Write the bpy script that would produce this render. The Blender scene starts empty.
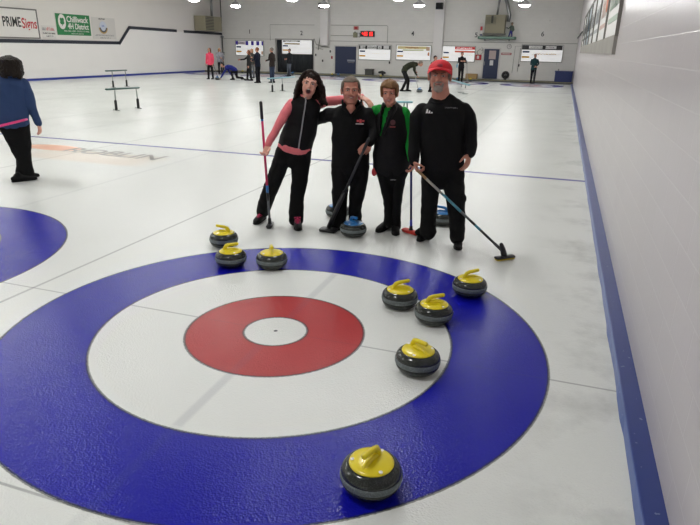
import bpy, bmesh, math, random
from mathutils import Vector, Matrix, Euler, noise
from math import sin, cos, pi, radians, sqrt, atan2
random.seed(7)
sc = bpy.context.scene
C = sc.collection

# ------------------------------------------------------------------ camera
F_PX = 593.5
CAM = Vector((1.675, -3.391, 1.874))
YAW, PITCH, ROLL = -0.32315, 0.34659, 0.02033
fwd = Vector((sin(YAW)*cos(PITCH), cos(YAW)*cos(PITCH), -sin(PITCH)))
r0 = Vector((cos(YAW), -sin(YAW), 0)); u0 = r0.cross(fwd)
CR = r0*cos(ROLL) + u0*sin(ROLL); CU = -r0*sin(ROLL) + u0*cos(ROLL)
cam_d = bpy.data.cameras.new('camera'); cam = bpy.data.objects.new('camera', cam_d); C.objects.link(cam)
cam_d.sensor_width = 36; cam_d.lens = F_PX/700*36; cam_d.clip_end = 200; cam_d.clip_start = 0.05
M = Matrix((CR, CU, -fwd)).transposed().to_4x4(); M.translation = CAM; cam.matrix_world = M
sc.camera = cam
# ------------------------------------------------------------------ world, exposure
w = bpy.data.worlds.new('world'); sc.world = w; w.use_nodes = True
w.node_tree.nodes['Background'].inputs[0].default_value = (.9, .95, 1, 1)
w.node_tree.nodes['Background'].inputs[1].default_value = 0.3
sc.view_settings.view_transform = 'Standard'; sc.view_settings.look = 'None'
sc.view_settings.exposure = 0.52; sc.view_settings.gamma = 1; sc.view_settings.use_curve_mapping = False
LAMP_X = (-0.8, -6.75, -12.7, -18.8); LAMP_Y = (-1.85, 3.2, 8.25, 13.3, 18.35, 23.5, 28.7, 33.5); LAMP_Z = 4.3
LAMPS = [(x, y) for y in LAMP_Y for x in LAMP_X]
LAMP_E = 46.0     # the lamps' own glowing bowls light the hall (built below)

SHEET = 4.3216; XR = 2.33; XL = -23.8; YF = 40.1; YB = -6.3; ZC = 5.4
# ------------------------------------------------------------------ materials
def lin(c):
    return tuple((v/255/12.92 if v/255 <= .04045 else ((v/255+.055)/1.055)**2.4) for v in c) + (1,)
MATS = {}
def mat(name, rgb, rough=.6, metal=0, spec=.5, emit=None, bump=0, bscale=60, mott=0, mscale=5, coat=0, sheen=0):
    if name in MATS: return MATS[name]
    m = bpy.data.materials.new(name); m.use_nodes = True; nt = m.node_tree; b = nt.nodes['Principled BSDF']
    c = lin(rgb); b.inputs['Base Color'].default_value = c; b.inputs['Roughness'].default_value = rough
    b.inputs['Metallic'].default_value = metal; b.inputs['Specular IOR Level'].default_value = spec
    if coat: b.inputs['Coat Weight'].default_value = coat; b.inputs['Coat Roughness'].default_value = .15
    if sheen: b.inputs['Sheen Weight'].default_value = sheen
    if emit:
        b.inputs['Emission Color'].default_value = lin(rgb); b.inputs['Emission Strength'].default_value = emit
    tc = nt.nodes.new('ShaderNodeTexCoord')
    if mott:
        n = nt.nodes.new('ShaderNodeTexNoise'); n.inputs['Scale'].default_value = mscale; n.inputs['Detail'].default_value = 4
        nt.links.new(tc.outputs['Object'], n.inputs['Vector'])
        mx = nt.nodes.new('ShaderNodeMix'); mx.data_type = 'RGBA'
        mx.inputs[6].default_value = tuple(v*(1-mott) for v in c[:3])+(1,); mx.inputs[7].default_value = tuple(min(1, v*(1+mott)) for v in c[:3])+(1,)
        nt.links.new(n.outputs['Fac'], mx.inputs[0]); nt.links.new(mx.outputs[2], b.inputs['Base Color'])
    if bump:
        n = nt.nodes.new('ShaderNodeTexNoise'); n.inputs['Scale'].default_value = bscale; n.inputs['Detail'].default_value = 3
        nt.links.new(tc.outputs['Object'], n.inputs['Vector'])
        bp = nt.nodes.new('ShaderNodeBump'); bp.inputs['Strength'].default_value = bump; bp.inputs['Distance'].default_value = .02
        nt.links.new(n.outputs['Fac'], bp.inputs['Height']); nt.links.new(bp.outputs[0], b.inputs['Normal'])
    MATS[name] = m; return m

class G:
    """tiny math-node helper"""
    def __init__(s, nt): s.nt = nt
    def m(s, op, a, b=None, c=None):
        n = s.nt.nodes.new('ShaderNodeMath'); n.operation = op
        for i, v in enumerate((a, b, c)):
            if v is None: continue
            if isinstance(v, (int, float)): n.inputs[i].default_value = v
            else: s.nt.links.new(v, n.inputs[i])
        return n.outputs[0]
    def mix(s, f, a, b):
        n = s.nt.nodes.new('ShaderNodeMix'); n.data_type = 'RGBA'
        for i, v in ((0, f), (6, a), (7, b)):
            if isinstance(v, (int, float)) or isinstance(v, tuple): n.inputs[i].default_value = v
            else: s.nt.links.new(v, n.inputs[i])
        return n.outputs[2]
    def band(s, x, c, hw, soft):   # 1 near x==c
        d = s.m('ABSOLUTE', s.m('SUBTRACT', x, c))
        n = s.nt.nodes.new('ShaderNodeMapRange'); n.interpolation_type = 'SMOOTHSTEP'
        s.nt.links.new(d, n.inputs[0]); n.inputs[1].default_value = hw; n.inputs[2].default_value = hw+soft
        n.inputs[3].default_value = 1; n.inputs[4].default_value = 0
        return n.outputs[0]
    def noise(s, vec, scale, detail=3, rough=.5):
        n = s.nt.nodes.new('ShaderNodeTexNoise'); n.inputs['Scale'].default_value = scale; n.inputs['Detail'].default_value = detail
        n.inputs['Roughness'].default_value = rough
        s.nt.links.new(vec, n.inputs['Vector']); return n.outputs['Fac']

def ice_material():
    m = bpy.data.materials.new('curling_ice'); m.use_nodes = True; nt = m.node_tree; b = nt.nodes['Principled BSDF']; g = G(nt)
    tc = nt.nodes.new('ShaderNodeTexCoord'); sep = nt.nodes.new('ShaderNodeSeparateXYZ'); nt.links.new(tc.outputs['Object'], sep.inputs[0])
    P = tc.outputs['Object']; x, y = sep.outputs[0], sep.outputs[1]
    u = g.m('WRAP', x, SHEET/2, -SHEET/2)
    q = g.m('ABSOLUTE', g.m('SUBTRACT', y, 17.375))
    v = g.m('SUBTRACT', q, 17.375)
    d = g.m('SQRT', g.m('ADD', g.m('MULTIPLY', u, u), g.m('MULTIPLY', v, v)))
    wob = g.m('MULTIPLY', g.m('SUBTRACT', g.noise(P, 60, 2), .5), .010)
    d = g.m('ADD', d, wob)
    WH = lin((236, 237, 233)); BL = lin((42, 42, 172)); RD = lin((186, 34, 38))
    mot = g.noise(P, .9, 5, .6)
    white = g.mix(mot, lin((219, 222, 218)), lin((229, 231, 228)))
    blue = g.mix(g.noise(P, 2.2, 4), lin((12, 14, 152)), lin((20, 22, 162)))
    red = g.mix(g.noise(P, 3, 4), lin((166, 44, 48)), lin((180, 62, 66)))
    col = g.mix(g.m('LESS_THAN', d, 1.829), white, blue)
    col = g.mix(g.m('LESS_THAN', d, 1.219), col, white)
    col = g.mix(g.m('LESS_THAN', d, .618), col, red)
    col = g.mix(g.m('LESS_THAN', d, .222), col, white)
    # centre line (buried, blurred), dividers, tee, back and hog lines
    fade = g.m('MULTIPLY', g.m('MULTIPLY', g.band(u, 0, .014, .03), g.m('GREATER_THAN', d, .222)), g.m('ADD', .09, g.m('MULTIPLY', g.band(d, .9, .28, .01), .10)))
    col = g.mix(fade, col, lin((70, 78, 110)))
    au = g.m('ABSOLUTE', u)
    col = g.mix(g.m('MULTIPLY', g.m('MULTIPLY', g.band(au, SHEET/2, .008, .012), g.m('LESS_THAN', x, 1.9)), .42), col, lin((90, 94, 100)))
    out = g.m('GREATER_THAN', d, .618)
    col = g.mix(g.m('MULTIPLY', g.m('MULTIPLY', g.band(v, 0, .004, .007), g.m('GREATER_THAN', d, .222)), g.m('ADD', .12, g.m('MULTIPLY', g.m('MAXIMUM', g.band(d, .92, .29, .01), g.m('GREATER_THAN', d, 1.829)), .3))), col, lin((50, 52, 66)))
    col = g.mix(g.m('MULTIPLY', g.m('MULTIPLY', g.band(q, 19.204, .004, .007), out), .45), col, lin((50, 52, 66)))
    col = g.mix(g.m('MULTIPLY', g.m('LESS_THAN', d, .014), .9), col, lin((30, 30, 32)))
    for r in (.222, .618, 1.219, 1.829):
        col = g.mix(g.m('MULTIPLY', g.band(d, r, .006, .006), .75), col, lin((38, 40, 48)))
    col = g.mix(g.m('MULTIPLY', g.band(q, 10.975, .05, .02), .85), col, lin((62, 60, 150)))
    # buried pale orange advert panel on the neighbouring sheet
    ax = g.m('SUBTRACT', x, -6.0); ay = g.m('SUBTRACT', y, 4.98)
    box = g.m('MULTIPLY', g.band(ax, 0, .9, .7), g.band(ay, 0, .32, .25))
    col = g.mix(g.m('MULTIPLY', box, .3), col, lin((232, 196, 160)))
    # scuffs by the side wall
    sc1 = g.m('MULTIPLY', g.m('MULTIPLY', g.band(x, 2.2, .05, .75), g.m('GREATER_THAN', d, 1.829)), g.m('MAXIMUM', g.m('SUBTRACT', g.noise(P, 1.6, 5, .65), .5), 0))
    col = g.mix(g.m('MULTIPLY', sc1, 2.0), col, lin((140, 142, 140)))
    nt.links.new(col, b.inputs['Base Color'])
    b.inputs['IOR'].default_value = 1.31
    ro = g.m('ADD', .17, g.m('MULTIPLY', g.noise(P, .7, 3), .1)); nt.links.new(ro, b.inputs['Roughness'])
    vo = nt.nodes.new('ShaderNodeTexVoronoi'); vo.inputs['Scale'].default_value = 95; nt.links.new(P, vo.inputs['Vector'])
    bp = nt.nodes.new('ShaderNodeBump'); bp.inputs['Strength'].default_value = .8; bp.inputs['Distance'].default_value = .002
    h = g.m('ADD', vo.outputs['Distance'], g.m('MULTIPLY', g.noise(P, 9, 3), .35))
    nt.links.new(h, bp.inputs['Height']); nt.links.new(bp.outputs[0], b.inputs['Normal'])
    return m

def block_material(name, base, mort, bump=.35, rough=.35, axis='yz'):
    m = bpy.data.materials.new(name); m.use_nodes = True; nt = m.node_tree; b = nt.nodes['Principled BSDF']; g = G(nt)
    tc = nt.nodes.new('ShaderNodeTexCoord'); sep = nt.nodes.new('ShaderNodeSeparateXYZ'); nt.links.new(tc.outputs['Object'], sep.inputs[0])
    cb = nt.nodes.new('ShaderNodeCombineXYZ')
    nt.links.new(sep.outputs[1 if axis == 'yz' else 0], cb.inputs[0]); nt.links.new(sep.outputs[2], cb.inputs[1])
    br = nt.nodes.new('ShaderNodeTexBrick'); nt.links.new(cb.outputs[0], br.inputs['Vector'])
    br.inputs['Scale'].default_value = 1; br.inputs['Brick Width'].default_value = .4; br.inputs['Row Height'].default_value = .2
    br.inputs['Mortar Size'].default_value = .006; br.inputs['Mortar Smooth'].default_value = .6
    br.inputs['Color1'].default_value = lin(base); br.inputs['Color2'].default_value = lin(tuple(v-3 for v in base)); br.inputs['Mortar'].default_value = lin(mort)
    P = tc.outputs['Object']
    col = g.mix(g.m('MULTIPLY', g.noise(P, 1.1, 6, .7), .3), br.outputs['Color'], lin(tuple(int(v*.86) for v in base)))
    pin = g.m('GREATER_THAN', g.noise(P, 5.5, 1), .80)
    col = g.mix(g.m('MULTIPLY', pin, .35), col, lin((90, 88, 86)))
    nt.links.new(col, b.inputs['Base Color']); b.inputs['Roughness'].default_value = rough
    bp = nt.nodes.new('ShaderNodeBump'); bp.inputs['Strength'].default_value = bump; bp.inputs['Distance'].default_value = .006
    h = g.m('SUBTRACT', g.m('MULTIPLY', g.noise(P, 30, 4), .35), br.outputs['Fac'])
    nt.links.new(h, bp.inputs['Height']); nt.links.new(bp.outputs[0], b.inputs['Normal'])
    return m

# ------------------------------------------------------------------ mesh helpers
def V(*a): return Vector(a)
def link_mesh(name, me, m=None, parent=None, smooth=False):
    o = bpy.data.objects.new(name, me); C.objects.link(o)
    if m is not None and not me.materials: me.materials.append(m)
    if parent is not None: o.parent = parent
    if smooth:
        for p in me.polygons: p.use_smooth = True
    return o
def obj(name, bm, m, parent=None, smooth=False):
    bmesh.ops.recalc_face_normals(bm, faces=bm.faces)
    me = bpy.data.meshes.new(name); bm.to_mesh(me); bm.free()
    return link_mesh(name, me, m, parent, smooth)
def box(bm, lo, hi, rot=None, bev=0):
    c = [(a+b)/2 for a, b in zip(lo, hi)]; s = [abs(b-a) for a, b in zip(lo, hi)]
    mt = Matrix.Translation(c) @ (rot.to_4x4() if rot else Matrix()) @ Matrix.Diagonal((*s, 1))
    r = bmesh.ops.create_cube(bm, size=1, matrix=mt)
    if bev:
        es = set(e for v in r['verts'] for e in v.link_edges)
        bmesh.ops.bevel(bm, geom=list(es), offset=bev, segments=2, affect='EDGES', profile=.6)
    return bm
def ell(bm, c, r, rot=None, seg=16, rings=10):
    r = (r, r, r) if isinstance(r, (int, float)) else r
    mt = Matrix.Translation(c) @ (rot.to_4x4() if rot else Matrix()) @ Matrix.Diagonal((*r, 1))
    bmesh.ops.create_uvsphere(bm, u_segments=seg, v_segments=rings, radius=1, matrix=mt)
def tube(bm, pts, rad, side=None, n=14, cap=True):
    """lofted closed tube; rad = r or (a,b) per point; a along side"""
    pts = [Vector(p) for p in pts]
    if isinstance(rad, (int, float)): rad = [rad]*len(pts)
    rad = [(r, r) if isinstance(r, (int, float)) else r for r in rad]
    rings = []; prev = Vector(side) if side is not None else None
    L = len(pts)
    for i, p in enumerate(pts):
        t = (pts[min(i+1, L-1)]-pts[max(i-1, 0)]).normalized()
        s = prev if prev is not None else (V(0, 0, 1) if abs(t.z) < .9 else V(1, 0, 0))
        s = (s - t*s.dot(t))
        if s.length < 1e-4: s = t.orthogonal()
        s.normalize(); b = t.cross(s)
        if side is None: prev = s
        secs = [(0, 1)]
        if cap and i == 0: secs = [(-.8, .45), (-.45, .8), (0, 1)]
        if cap and i == L-1: secs = [(0, 1), (.45, .8), (.8, .45)]
        rm = min(rad[i])
        for off, k in secs:
            rings.append([bm.verts.new(p + t*off*rm + s*cos(2*pi*j/n)*rad[i][0]*k + b*sin(2*pi*j/n)*rad[i][1]*k) for j in range(n)])
    for a, b in zip(rings, rings[1:]):
        for j in range(n): bm.faces.new((a[j], a[(j+1) % n], b[(j+1) % n], b[j]))
    bm.faces.new(rings[0][::-1]); bm.faces.new(rings[-1])
def cyl(bm, p0, p1, r, n=16): tube(bm, [p0, p1], r, n=n, cap=False)
def lathe(bm, prof, c=(0, 0, 0), n=40, rot=None):
    rings = []
    for r, z in prof:
        if r < 1e-6: rings.append([bm.verts.new((0, 0, z))])
        else: rings.append([bm.verts.new((r*cos(2*pi*j/n), r*sin(2*pi*j/n), z)) for j in range(n)])
    for a, b in zip(rings, rings[1:]):
        for j in range(n):
            if len(a) == 1 and len(b) > 1: bm.faces.new((a[0], b[j], b[(j+1) % n]))
            elif len(b) == 1 and len(a) > 1: bm.faces.new((a[j], a[(j+1) % n], b[0]))
            elif len(a) > 1: bm.faces.new((a[j], a[(j+1) % n], b[(j+1) % n], b[j]))
    vs = [v for r_ in rings for v in r_]
    if rot: bmesh.ops.rotate(bm, verts=vs, cent=(0, 0, 0), matrix=rot)
    bmesh.ops.translate(bm, verts=vs, vec=c)
def fuse(bm, voxel=.008, smooth=3, fold=0, fscale=7, mat_=None, name='fused', parent=None):
    """join overlapping closed shells into one continuous surface"""
    bmesh.ops.recalc_face_normals(bm, faces=bm.faces)
    me = bpy.data.meshes.new('tmp'); bm.to_mesh(me); bm.free()
    o = bpy.data.objects.new('tmp', me); C.objects.link(o)
    md = o.modifiers.new('r', 'REMESH'); md.mode = 'VOXEL'; md.voxel_size = voxel; md.use_smooth_shade = True
    if smooth:
        md = o.modifiers.new('s', 'SMOOTH'); md.factor = .5; md.iterations = smooth
    dg = bpy.context.evaluated_depsgraph_get(); dg.update()
    new = bpy.data.meshes.new_from_object(o.evaluated_get(dg)); new.name = name
    bpy.data.objects.remove(o); bpy.data.meshes.remove(me)
    if fold:
        nrm = [v.normal.copy() for v in new.vertices]
        for v, nn in zip(new.vertices, nrm):
            p = v.co*fscale; q = V(p.x*1.3, p.y*1.3, p.z*1.0)
            k = 1-abs(noise.noise(q))*2.2
            v.co += nn*(k*fold*.8 + noise.noise(q*2.3+V(5, 2, 1))*fold*.6)
    for p in new.polygons: p.use_smooth = True
    return link_mesh(name, new, mat_, parent)
def tag(o, label=None, cat=None, group=None, kind=None):
    for k, v in (('label', label), ('category', cat), ('group', group), ('kind', kind)):
        if v: o[k] = v
    return o
def empty(name, loc=(0, 0, 0), rz=0, label=None, cat=None, group=None):
    o = bpy.data.objects.new(name, None); C.objects.link(o); o.empty_display_size = .1
    o.location = loc; o.rotation_euler = (0, 0, rz); return tag(o, label, cat, group)
def copy_tree(o, parent=None):
    c = o.copy(); C.objects.link(c)
    if parent is not None: c.parent = parent
    for ch in list(o.children): copy_tree(ch, c)
    return c
FONT_CACHE = {}
def text(name, s, size, m, parent, mtx, depth=.002, ax='CENTER', width=None, shear=0, bold=0):
    cu = bpy.data.curves.new('t', 'FONT'); cu.body = s; cu.size = size; cu.align_x = ax; cu.align_y = 'CENTER'; cu.extrude = depth; cu.shear = shear
    cu.offset = bold
    o = bpy.data.objects.new('t', cu); C.objects.link(o)
    dg = bpy.context.evaluated_depsgraph_get(); dg.update()
    me = bpy.data.meshes.new_from_object(o.evaluated_get(dg)); bpy.data.objects.remove(o)
    if width and len(me.vertices):
        xs = [v.co.x for v in me.vertices]; k = width/(max(xs)-min(xs))
        for v in me.vertices: v.co.x *= k
    me.transform(mtx); me.name = name
    me.materials.clear()
    return link_mesh(name, me, m, parent)
def marks(name, width, h, m, parent, mtx, seed=1):
    """a row of small unreadable letter-like strokes, for print too small to read in the photograph"""
    rr = random.Random(seed); bm = bmesh.new(); x = -width/2
    while x < width/2-h*.3:
        if rr.random() < .14: x += h*.45; continue
        cw = h*rr.uniform(.35, .6); k = rr.random()
        box(bm, (x, -h/2, 0), (x+cw*.3, h/2*(1 if k < .5 else .4), .004))
        box(bm, (x, h*(.1 if k < .4 else -.5), 0), (x+cw, h*(.25 if k < .4 else -.34), .004))
        if k > .6: box(bm, (x+cw*.72, -h/2, 0), (x+cw, h*.35, .004))
        x += cw+h*.14
    bm.transform(mtx); return obj(name, bm, m, parent)
def ray(px, py): return (CR*(px-350)/F_PX - CU*(py-262.5)/F_PX + fwd)
def gnd(px, py, z=0):
    d = ray(px, py); return CAM + d*((z-CAM.z)/d.z)
HF = Vector((sin(YAW), cos(YAW), 0)).normalized()     # horizontal view direction at the frame's middle
def plane_at(base):
    """returns at(px,py,D): the point seen at a pixel on the upright plane through base facing the viewer, moved D metres away"""
    hf = (base-CAM); hf.z = 0; hf.normalize()
    def at(px, py, D=0):
        d = ray(px, py); t = ((base-CAM).dot(hf)+D)/d.dot(hf); return CAM+d*t
    side = V(hf.y, -hf.x, 0)
    return at, side, hf
def settle(root, base, rz=0):
    """move a thing's origin to its base: the parts' meshes keep their place in the world"""
    base = Vector(base); T = (Matrix.Translation(base) @ Matrix.Rotation(rz, 4, 'Z')).inverted()
    def rec(o):
        for ch in o.children:
            if ch.type == 'MESH': ch.data.transform(T)
            rec(ch)
    if root.type == 'MESH': root.data.transform(T)
    rec(root); root.location = base; root.rotation_euler = (0, 0, rz)
    return root

# ================================================================== SETTING
def struct(name, bm, m, parent=None):
    o = obj(name, bm, m, parent); tag(o, kind='structure'); return o
white_wall = block_material('painted_block_right', (200, 194, 195), (208, 203, 203), bump=.22, rough=.28)
far_block = block_material('painted_block_far', (240, 238, 233), (232, 230, 225), bump=.3, rough=.5, axis='xz')
board = mat('wall_board_white', (238, 235, 233), .45, mott=.02, mscale=1)
upper = mat('upper_wall_paint', (224, 219, 214), .6, mott=.03, mscale=.8)
ceil_m = mat('ceiling_white', (230, 229, 225), .8)
navy = mat('navy_paint', (30, 48, 108), .35)
stripe = mat('dark_stripe', (34, 38, 52), .5)
black_p = mat('black_plastic', (18, 18, 20), .45)
steel = mat('galvanised_steel', (150, 152, 152), .35, metal=.8)
tan_m = mat('tan_metal', (150, 144, 122), .6)

bm = bmesh.new(); ICE_END = 37.4
vs = [bm.verts.new(p) for p in ((XL, YB, 0), (XR, YB, 0), (XR, ICE_END, 0), (XL, ICE_END, 0))]; bm.faces.new(vs)
vs2 = [bm.verts.new(p) for p in ((XL, YB, -.2), (XR, YB, -.2), (XR, ICE_END, -.2), (XL, ICE_END, -.2))]; bm.faces.new(vs2[::-1])
for i in range(4): bm.faces.new((vs[i], vs2[i], vs2[(i+1) % 4], vs[(i+1) % 4]))
struct('floor', bm, ice_material())
bm = bmesh.new(); box(bm, (XL, ICE_END, -.2), (XR, YF, .06)); struct('floor_walkway', bm, mat('walkway_concrete', (96, 96, 94), .7, mott=.15))
bm = bmesh.new(); box(bm, (XL, ICE_END-.12, -.05), (XR, ICE_END, .1), bev=.01); struct('trim_1', bm, mat('kerb_dark', (74, 76, 76), .6, mott=.15, mscale=2))
bm = bmesh.new(); box(bm, (XL, ICE_END-.02, .1), (XR, ICE_END+.1, .115)); struct('trim_2', bm, mat('kerb_yellow', (176, 168, 110), .6, mott=.25, mscale=.7))
bm = bmesh.new(); box(bm, (XR, YB, -.2), (XR+.2, YF+.2, ZC)); struct('wall_right', bm, white_wall)
bm = bmesh.new(); box(bm, (XL-.2, YB, -.2), (XL, YF+.2, ZC)); struct('wall_left', bm, upper)
bm = bmesh.new(); box(bm, (XL-.2, YB-.2, -.2), (XR+.2, YB, ZC)); struct('wall_back', bm, upper)
bm = bmesh.new(); box(bm, (XL-.2, YB-.2, ZC), (XR+.2, YF+.2, ZC+.2)); struct('ceiling', bm, ceil_m)
# far wall with the curtained opening cut out
OX0, OX1, OZ = -19.15, -16.1, 2.38
bm = bmesh.new()
box(bm, (XL, YF, 0), (OX0, YF+.2, ZC)); box(bm, (OX1, YF, 0), (XR, YF+.2, ZC)); box(bm, (OX0, YF, OZ), (OX1, YF+.2, ZC))
struct('wall_front', bm, far_block)
bm = bmesh.new(); box(bm, (OX0-.4, YF+1.0, -.2), (OX1+.4, YF+1.1, OZ+.4)); box(bm, (OX0-.4, YF+.2, -.2), (OX0-.3, YF+1.0, OZ+.4)); box(bm, (OX1+.3, YF+.2, -.2), (OX1+.4, YF+1.0, OZ+.4)); box(bm, (OX0-.4, YF+.2, OZ+.3), (OX1+.4, YF+1.0, OZ+.4)); box(bm, (OX0-.4, YF, -.2), (OX1+.4, YF+1.0, .05))
struct('wall_alcove', bm, mat('alcove_dark', (60, 62, 66), .8))
# right curb: low blue box along the block wall, with a slightly wavy foot frozen into the ice
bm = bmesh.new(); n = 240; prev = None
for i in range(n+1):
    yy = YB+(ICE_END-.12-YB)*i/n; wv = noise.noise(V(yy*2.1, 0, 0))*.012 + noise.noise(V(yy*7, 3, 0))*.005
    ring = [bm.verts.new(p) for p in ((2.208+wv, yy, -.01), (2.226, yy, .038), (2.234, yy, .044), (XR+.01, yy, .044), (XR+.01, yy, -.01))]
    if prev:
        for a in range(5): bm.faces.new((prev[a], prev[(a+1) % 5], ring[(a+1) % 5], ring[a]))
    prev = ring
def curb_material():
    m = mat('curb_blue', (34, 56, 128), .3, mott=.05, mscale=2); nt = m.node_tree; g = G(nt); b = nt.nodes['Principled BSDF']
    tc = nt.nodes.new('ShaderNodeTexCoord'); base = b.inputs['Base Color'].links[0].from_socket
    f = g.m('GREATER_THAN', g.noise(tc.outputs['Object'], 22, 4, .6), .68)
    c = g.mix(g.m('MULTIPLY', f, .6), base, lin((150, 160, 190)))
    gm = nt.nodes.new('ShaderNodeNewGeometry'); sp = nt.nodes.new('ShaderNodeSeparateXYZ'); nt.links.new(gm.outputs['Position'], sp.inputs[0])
    face = g.m('MULTIPLY', g.m('LESS_THAN', sp.outputs[0], 2.23), .45)  # front face's brightness mixed into the blue as a paler tone
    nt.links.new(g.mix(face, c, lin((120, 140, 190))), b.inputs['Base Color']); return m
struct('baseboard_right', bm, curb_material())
bm = bmesh.new(); box(bm, (XL, YB, -.01), (XL+.06, ICE_END-.12, .11)); struct('baseboard_left', bm, mat('curb_blue_left', (44, 62, 150), .35))
# left wall: white lining boards up to the stepped dark stripe
bm = bmesh.new(); x = XL+.03
poly = [(YB, .1), (ICE_END, .1), (YF, .1), (YF, 2.68), (29.15, 2.76), (28.1, 1.86), (YB, 1.86)]
fr = [bm.verts.new((x, a, b)) for a, b in poly]; bk = [bm.verts.new((XL, a, b)) for a, b in poly]
bm.faces.new(fr); bm.faces.new(bk[::-1])
for i in range(len(poly)): bm.faces.new((fr[i], bk[i], bk[(i+1) % 7], fr[(i+1) % 7]))
struct('wall_left_lining', bm, board)
bm = bmesh.new()
def band_seg(bm, a, b, h=.17, x0=XL+.028, x1=XL+.055):
    (ya, za), (yb, zb) = a, b; d = V(0, yb-ya, zb-za).normalized(); nrm = V(0, -d.z, d.y)*h/2
    f = []
    for xx in (x0, x1):
        f.append([bm.verts.new(V(xx, ya, za)-nrm), bm.verts.new(V(xx, yb, zb)-nrm), bm.verts.new(V(xx, yb, zb)+nrm), bm.verts.new(V(xx, ya, za)+nrm)])
    bm.faces.new(f[0][::-1]); bm.faces.new(f[1])
    for i in range(4): bm.faces.new((f[0][i], f[0][(i+1) % 4], f[1][(i+1) % 4], f[1][i]))
band_seg(bm, (YB, 1.86), (28.12, 1.9)); band_seg(bm, (28.07, 1.85), (29.17, 2.83)); band_seg(bm, (29.1, 2.8), (34.1, 2.76)); band_seg(bm, (34.95, 2.75), (YF, 2.72))
struct('trim_3', bm, stripe)
# far wall: columns, seam strip, corner pipe, door frames
bm = bmesh.new(); box(bm, (-7.08, YF-.3, .06), (-6.42, YF, ZC), bev=.02); struct('wall_column', bm, board)
bm = bmesh.new(); box(bm, (-15.4, YF-.45, 2.02), (-14.82, YF, ZC), bev=.02); struct('wall_duct', bm, board)
bm = bmesh.new(); box(bm, (XL, YF-.03, 2.38), (OX0-.1, YF, 2.41)); box(bm, (-14.8, YF-.03, 2.32), (-7.1, YF, 2.36)); box(bm, (-6.4, YF-.03, 2.4), (XR, YF, 2.44)); struct('trim_4', bm, mat('seam_grey', (176, 174, 168), .6))
bm = bmesh.new()
for x0 in (OX0-.07, OX1): box(bm, (x0, YF-.03, .06), (x0+.07, YF, OZ+.07))
box(bm, (OX0-.07, YF-.03, OZ), (OX1+.07, YF, OZ+.07)); struct('trim_5', bm, mat('frame_grey', (170, 168, 165), .5))
def door(n, x0, x1, z1, papers=False):
    e = tag(empty('door_%d' % n), kind='structure'); dm = mat('door_navy', (36, 48, 82), .4)
    bm = bmesh.new(); box(bm, (x0, YF-.05, .08), (x1, YF-.002, z1), bev=.006); obj('door_leaf', bm, dm, e)
    bm = bmesh.new(); t = .09
    box(bm, (x0-t, YF-.07, .06), (x0, YF, z1+t)); box(bm, (x1, YF-.07, .06), (x1+t, YF, z1+t)); box(bm, (x0, YF-.07, z1), (x1, YF, z1+t))
    obj('door_frame', bm, mat('door_frame_white', (216, 214, 210), .5), e)
    if papers:
        bm = bmesh.new(); box(bm, (x0+.33, YF-.062, 1.35), (x1-.22, YF-.05, z1-.1)); obj('paper', bm, mat('door_poster', (196, 178, 176), .7), e)
        bm = bmesh.new(); box(bm, (x0+.42, YF-.064, .95), (x1-.35, YF-.05, 1.28)); obj('paper', bm, mat('paper_white', (226, 226, 226), .7), e)
        bm = bmesh.new(); cyl(bm, (x0+.08, YF-.12, .95), (x0+.08, YF-.12, 1.2), .02); cyl(bm, (x0+.08, YF-.12, 1.0), (x0+.08, YF-.04, 1.0), .012); obj('door_handle', bm, steel, e)
    else:
        bm = bmesh.new(); box(bm, (x0+.95, YF-.062, .95), (x1-.1, YF-.05, 1.08)); s_ = obj('door_sign', bm, mat('sign_grey', (150, 156, 170), .6), e)
        bm = bmesh.new(); cyl(bm, (x0+1.02, YF-.1, .88), (x1-.12, YF-.1, .88), .015); obj('door_handle', bm, steel, e)
door(1, -14.35, -12.72, 1.98)
door(2, -3.55, -2.55, 2.0, True)
# ================================================================== LAMPS
alu = mat('lamp_aluminium', (190, 190, 192), .35, metal=.5)
glow = mat('lamp_glow', (252, 252, 250), .5, emit=LAMP_E)
def make_lamp():
    t = empty('high_bay_lamp')
    bm = bmesh.new(); lathe(bm, [(.0, .30), (.05, .30), (.07, .27), (.12, .22), (.23, .13), (.32, .05), (.345, .0), (.335, 0), (.31, .04), (.22, .12), (.11, .2), (0, .2)], n=28); obj('lamp_shade', bm, alu, t, True)
    bm = bmesh.new(); lathe(bm, [(0, -.12), (.16, -.10), (.27, -.05), (.325, .02), (0, .03)], n=16); obj('diffuser', bm, glow, t, True)
    bm = bmesh.new(); lathe(bm, [(0, .46), (.055, .46), (.07, .44), (.07, .30), (0, .29)], n=20); obj('ballast_housing', bm, mat('lamp_housing', (120, 122, 124), .5), t, True)
    bm = bmesh.new(); cyl(bm, (0, 0, .45), (0, 0, ZC-LAMP_Z), .012, 8); obj('suspension_rod', bm, steel, t)
    return t
lampw = {(-.8, 28.7): 'white high bay lamp cut by the top edge above the capped man and the heater', }
L0 = make_lamp(); first = True
cname = {0: 'over the far right-hand sheet', 1: 'over the middle sheets right of the white duct', 2: 'by the white wall duct', 3: 'above the first scoreboard'}
for (x, y) in LAMPS:
    o = L0 if first else copy_tree(L0); first = False; o.location = (x, y, LAMP_Z)
    ci = min(range(4), key=lambda k: abs(LAMP_X[k]-x)); ri = LAMP_Y.index(y)
    rn = ['of the row nearest the back wall', 'of the second row from the back', 'of the third row from the back', 'of the fourth row', 'of the fifth row', 'of the sixth row', 'of the second farthest row', 'of the farthest row'][ri]
    tag(o, 'glowing bay lamp %s, %s' % (rn, ['above scoreboard six', 'just before the white column', 'in front of the white duct', 'above scoreboard one'][ci]), 'lamp', 'high bay lamps')
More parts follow.
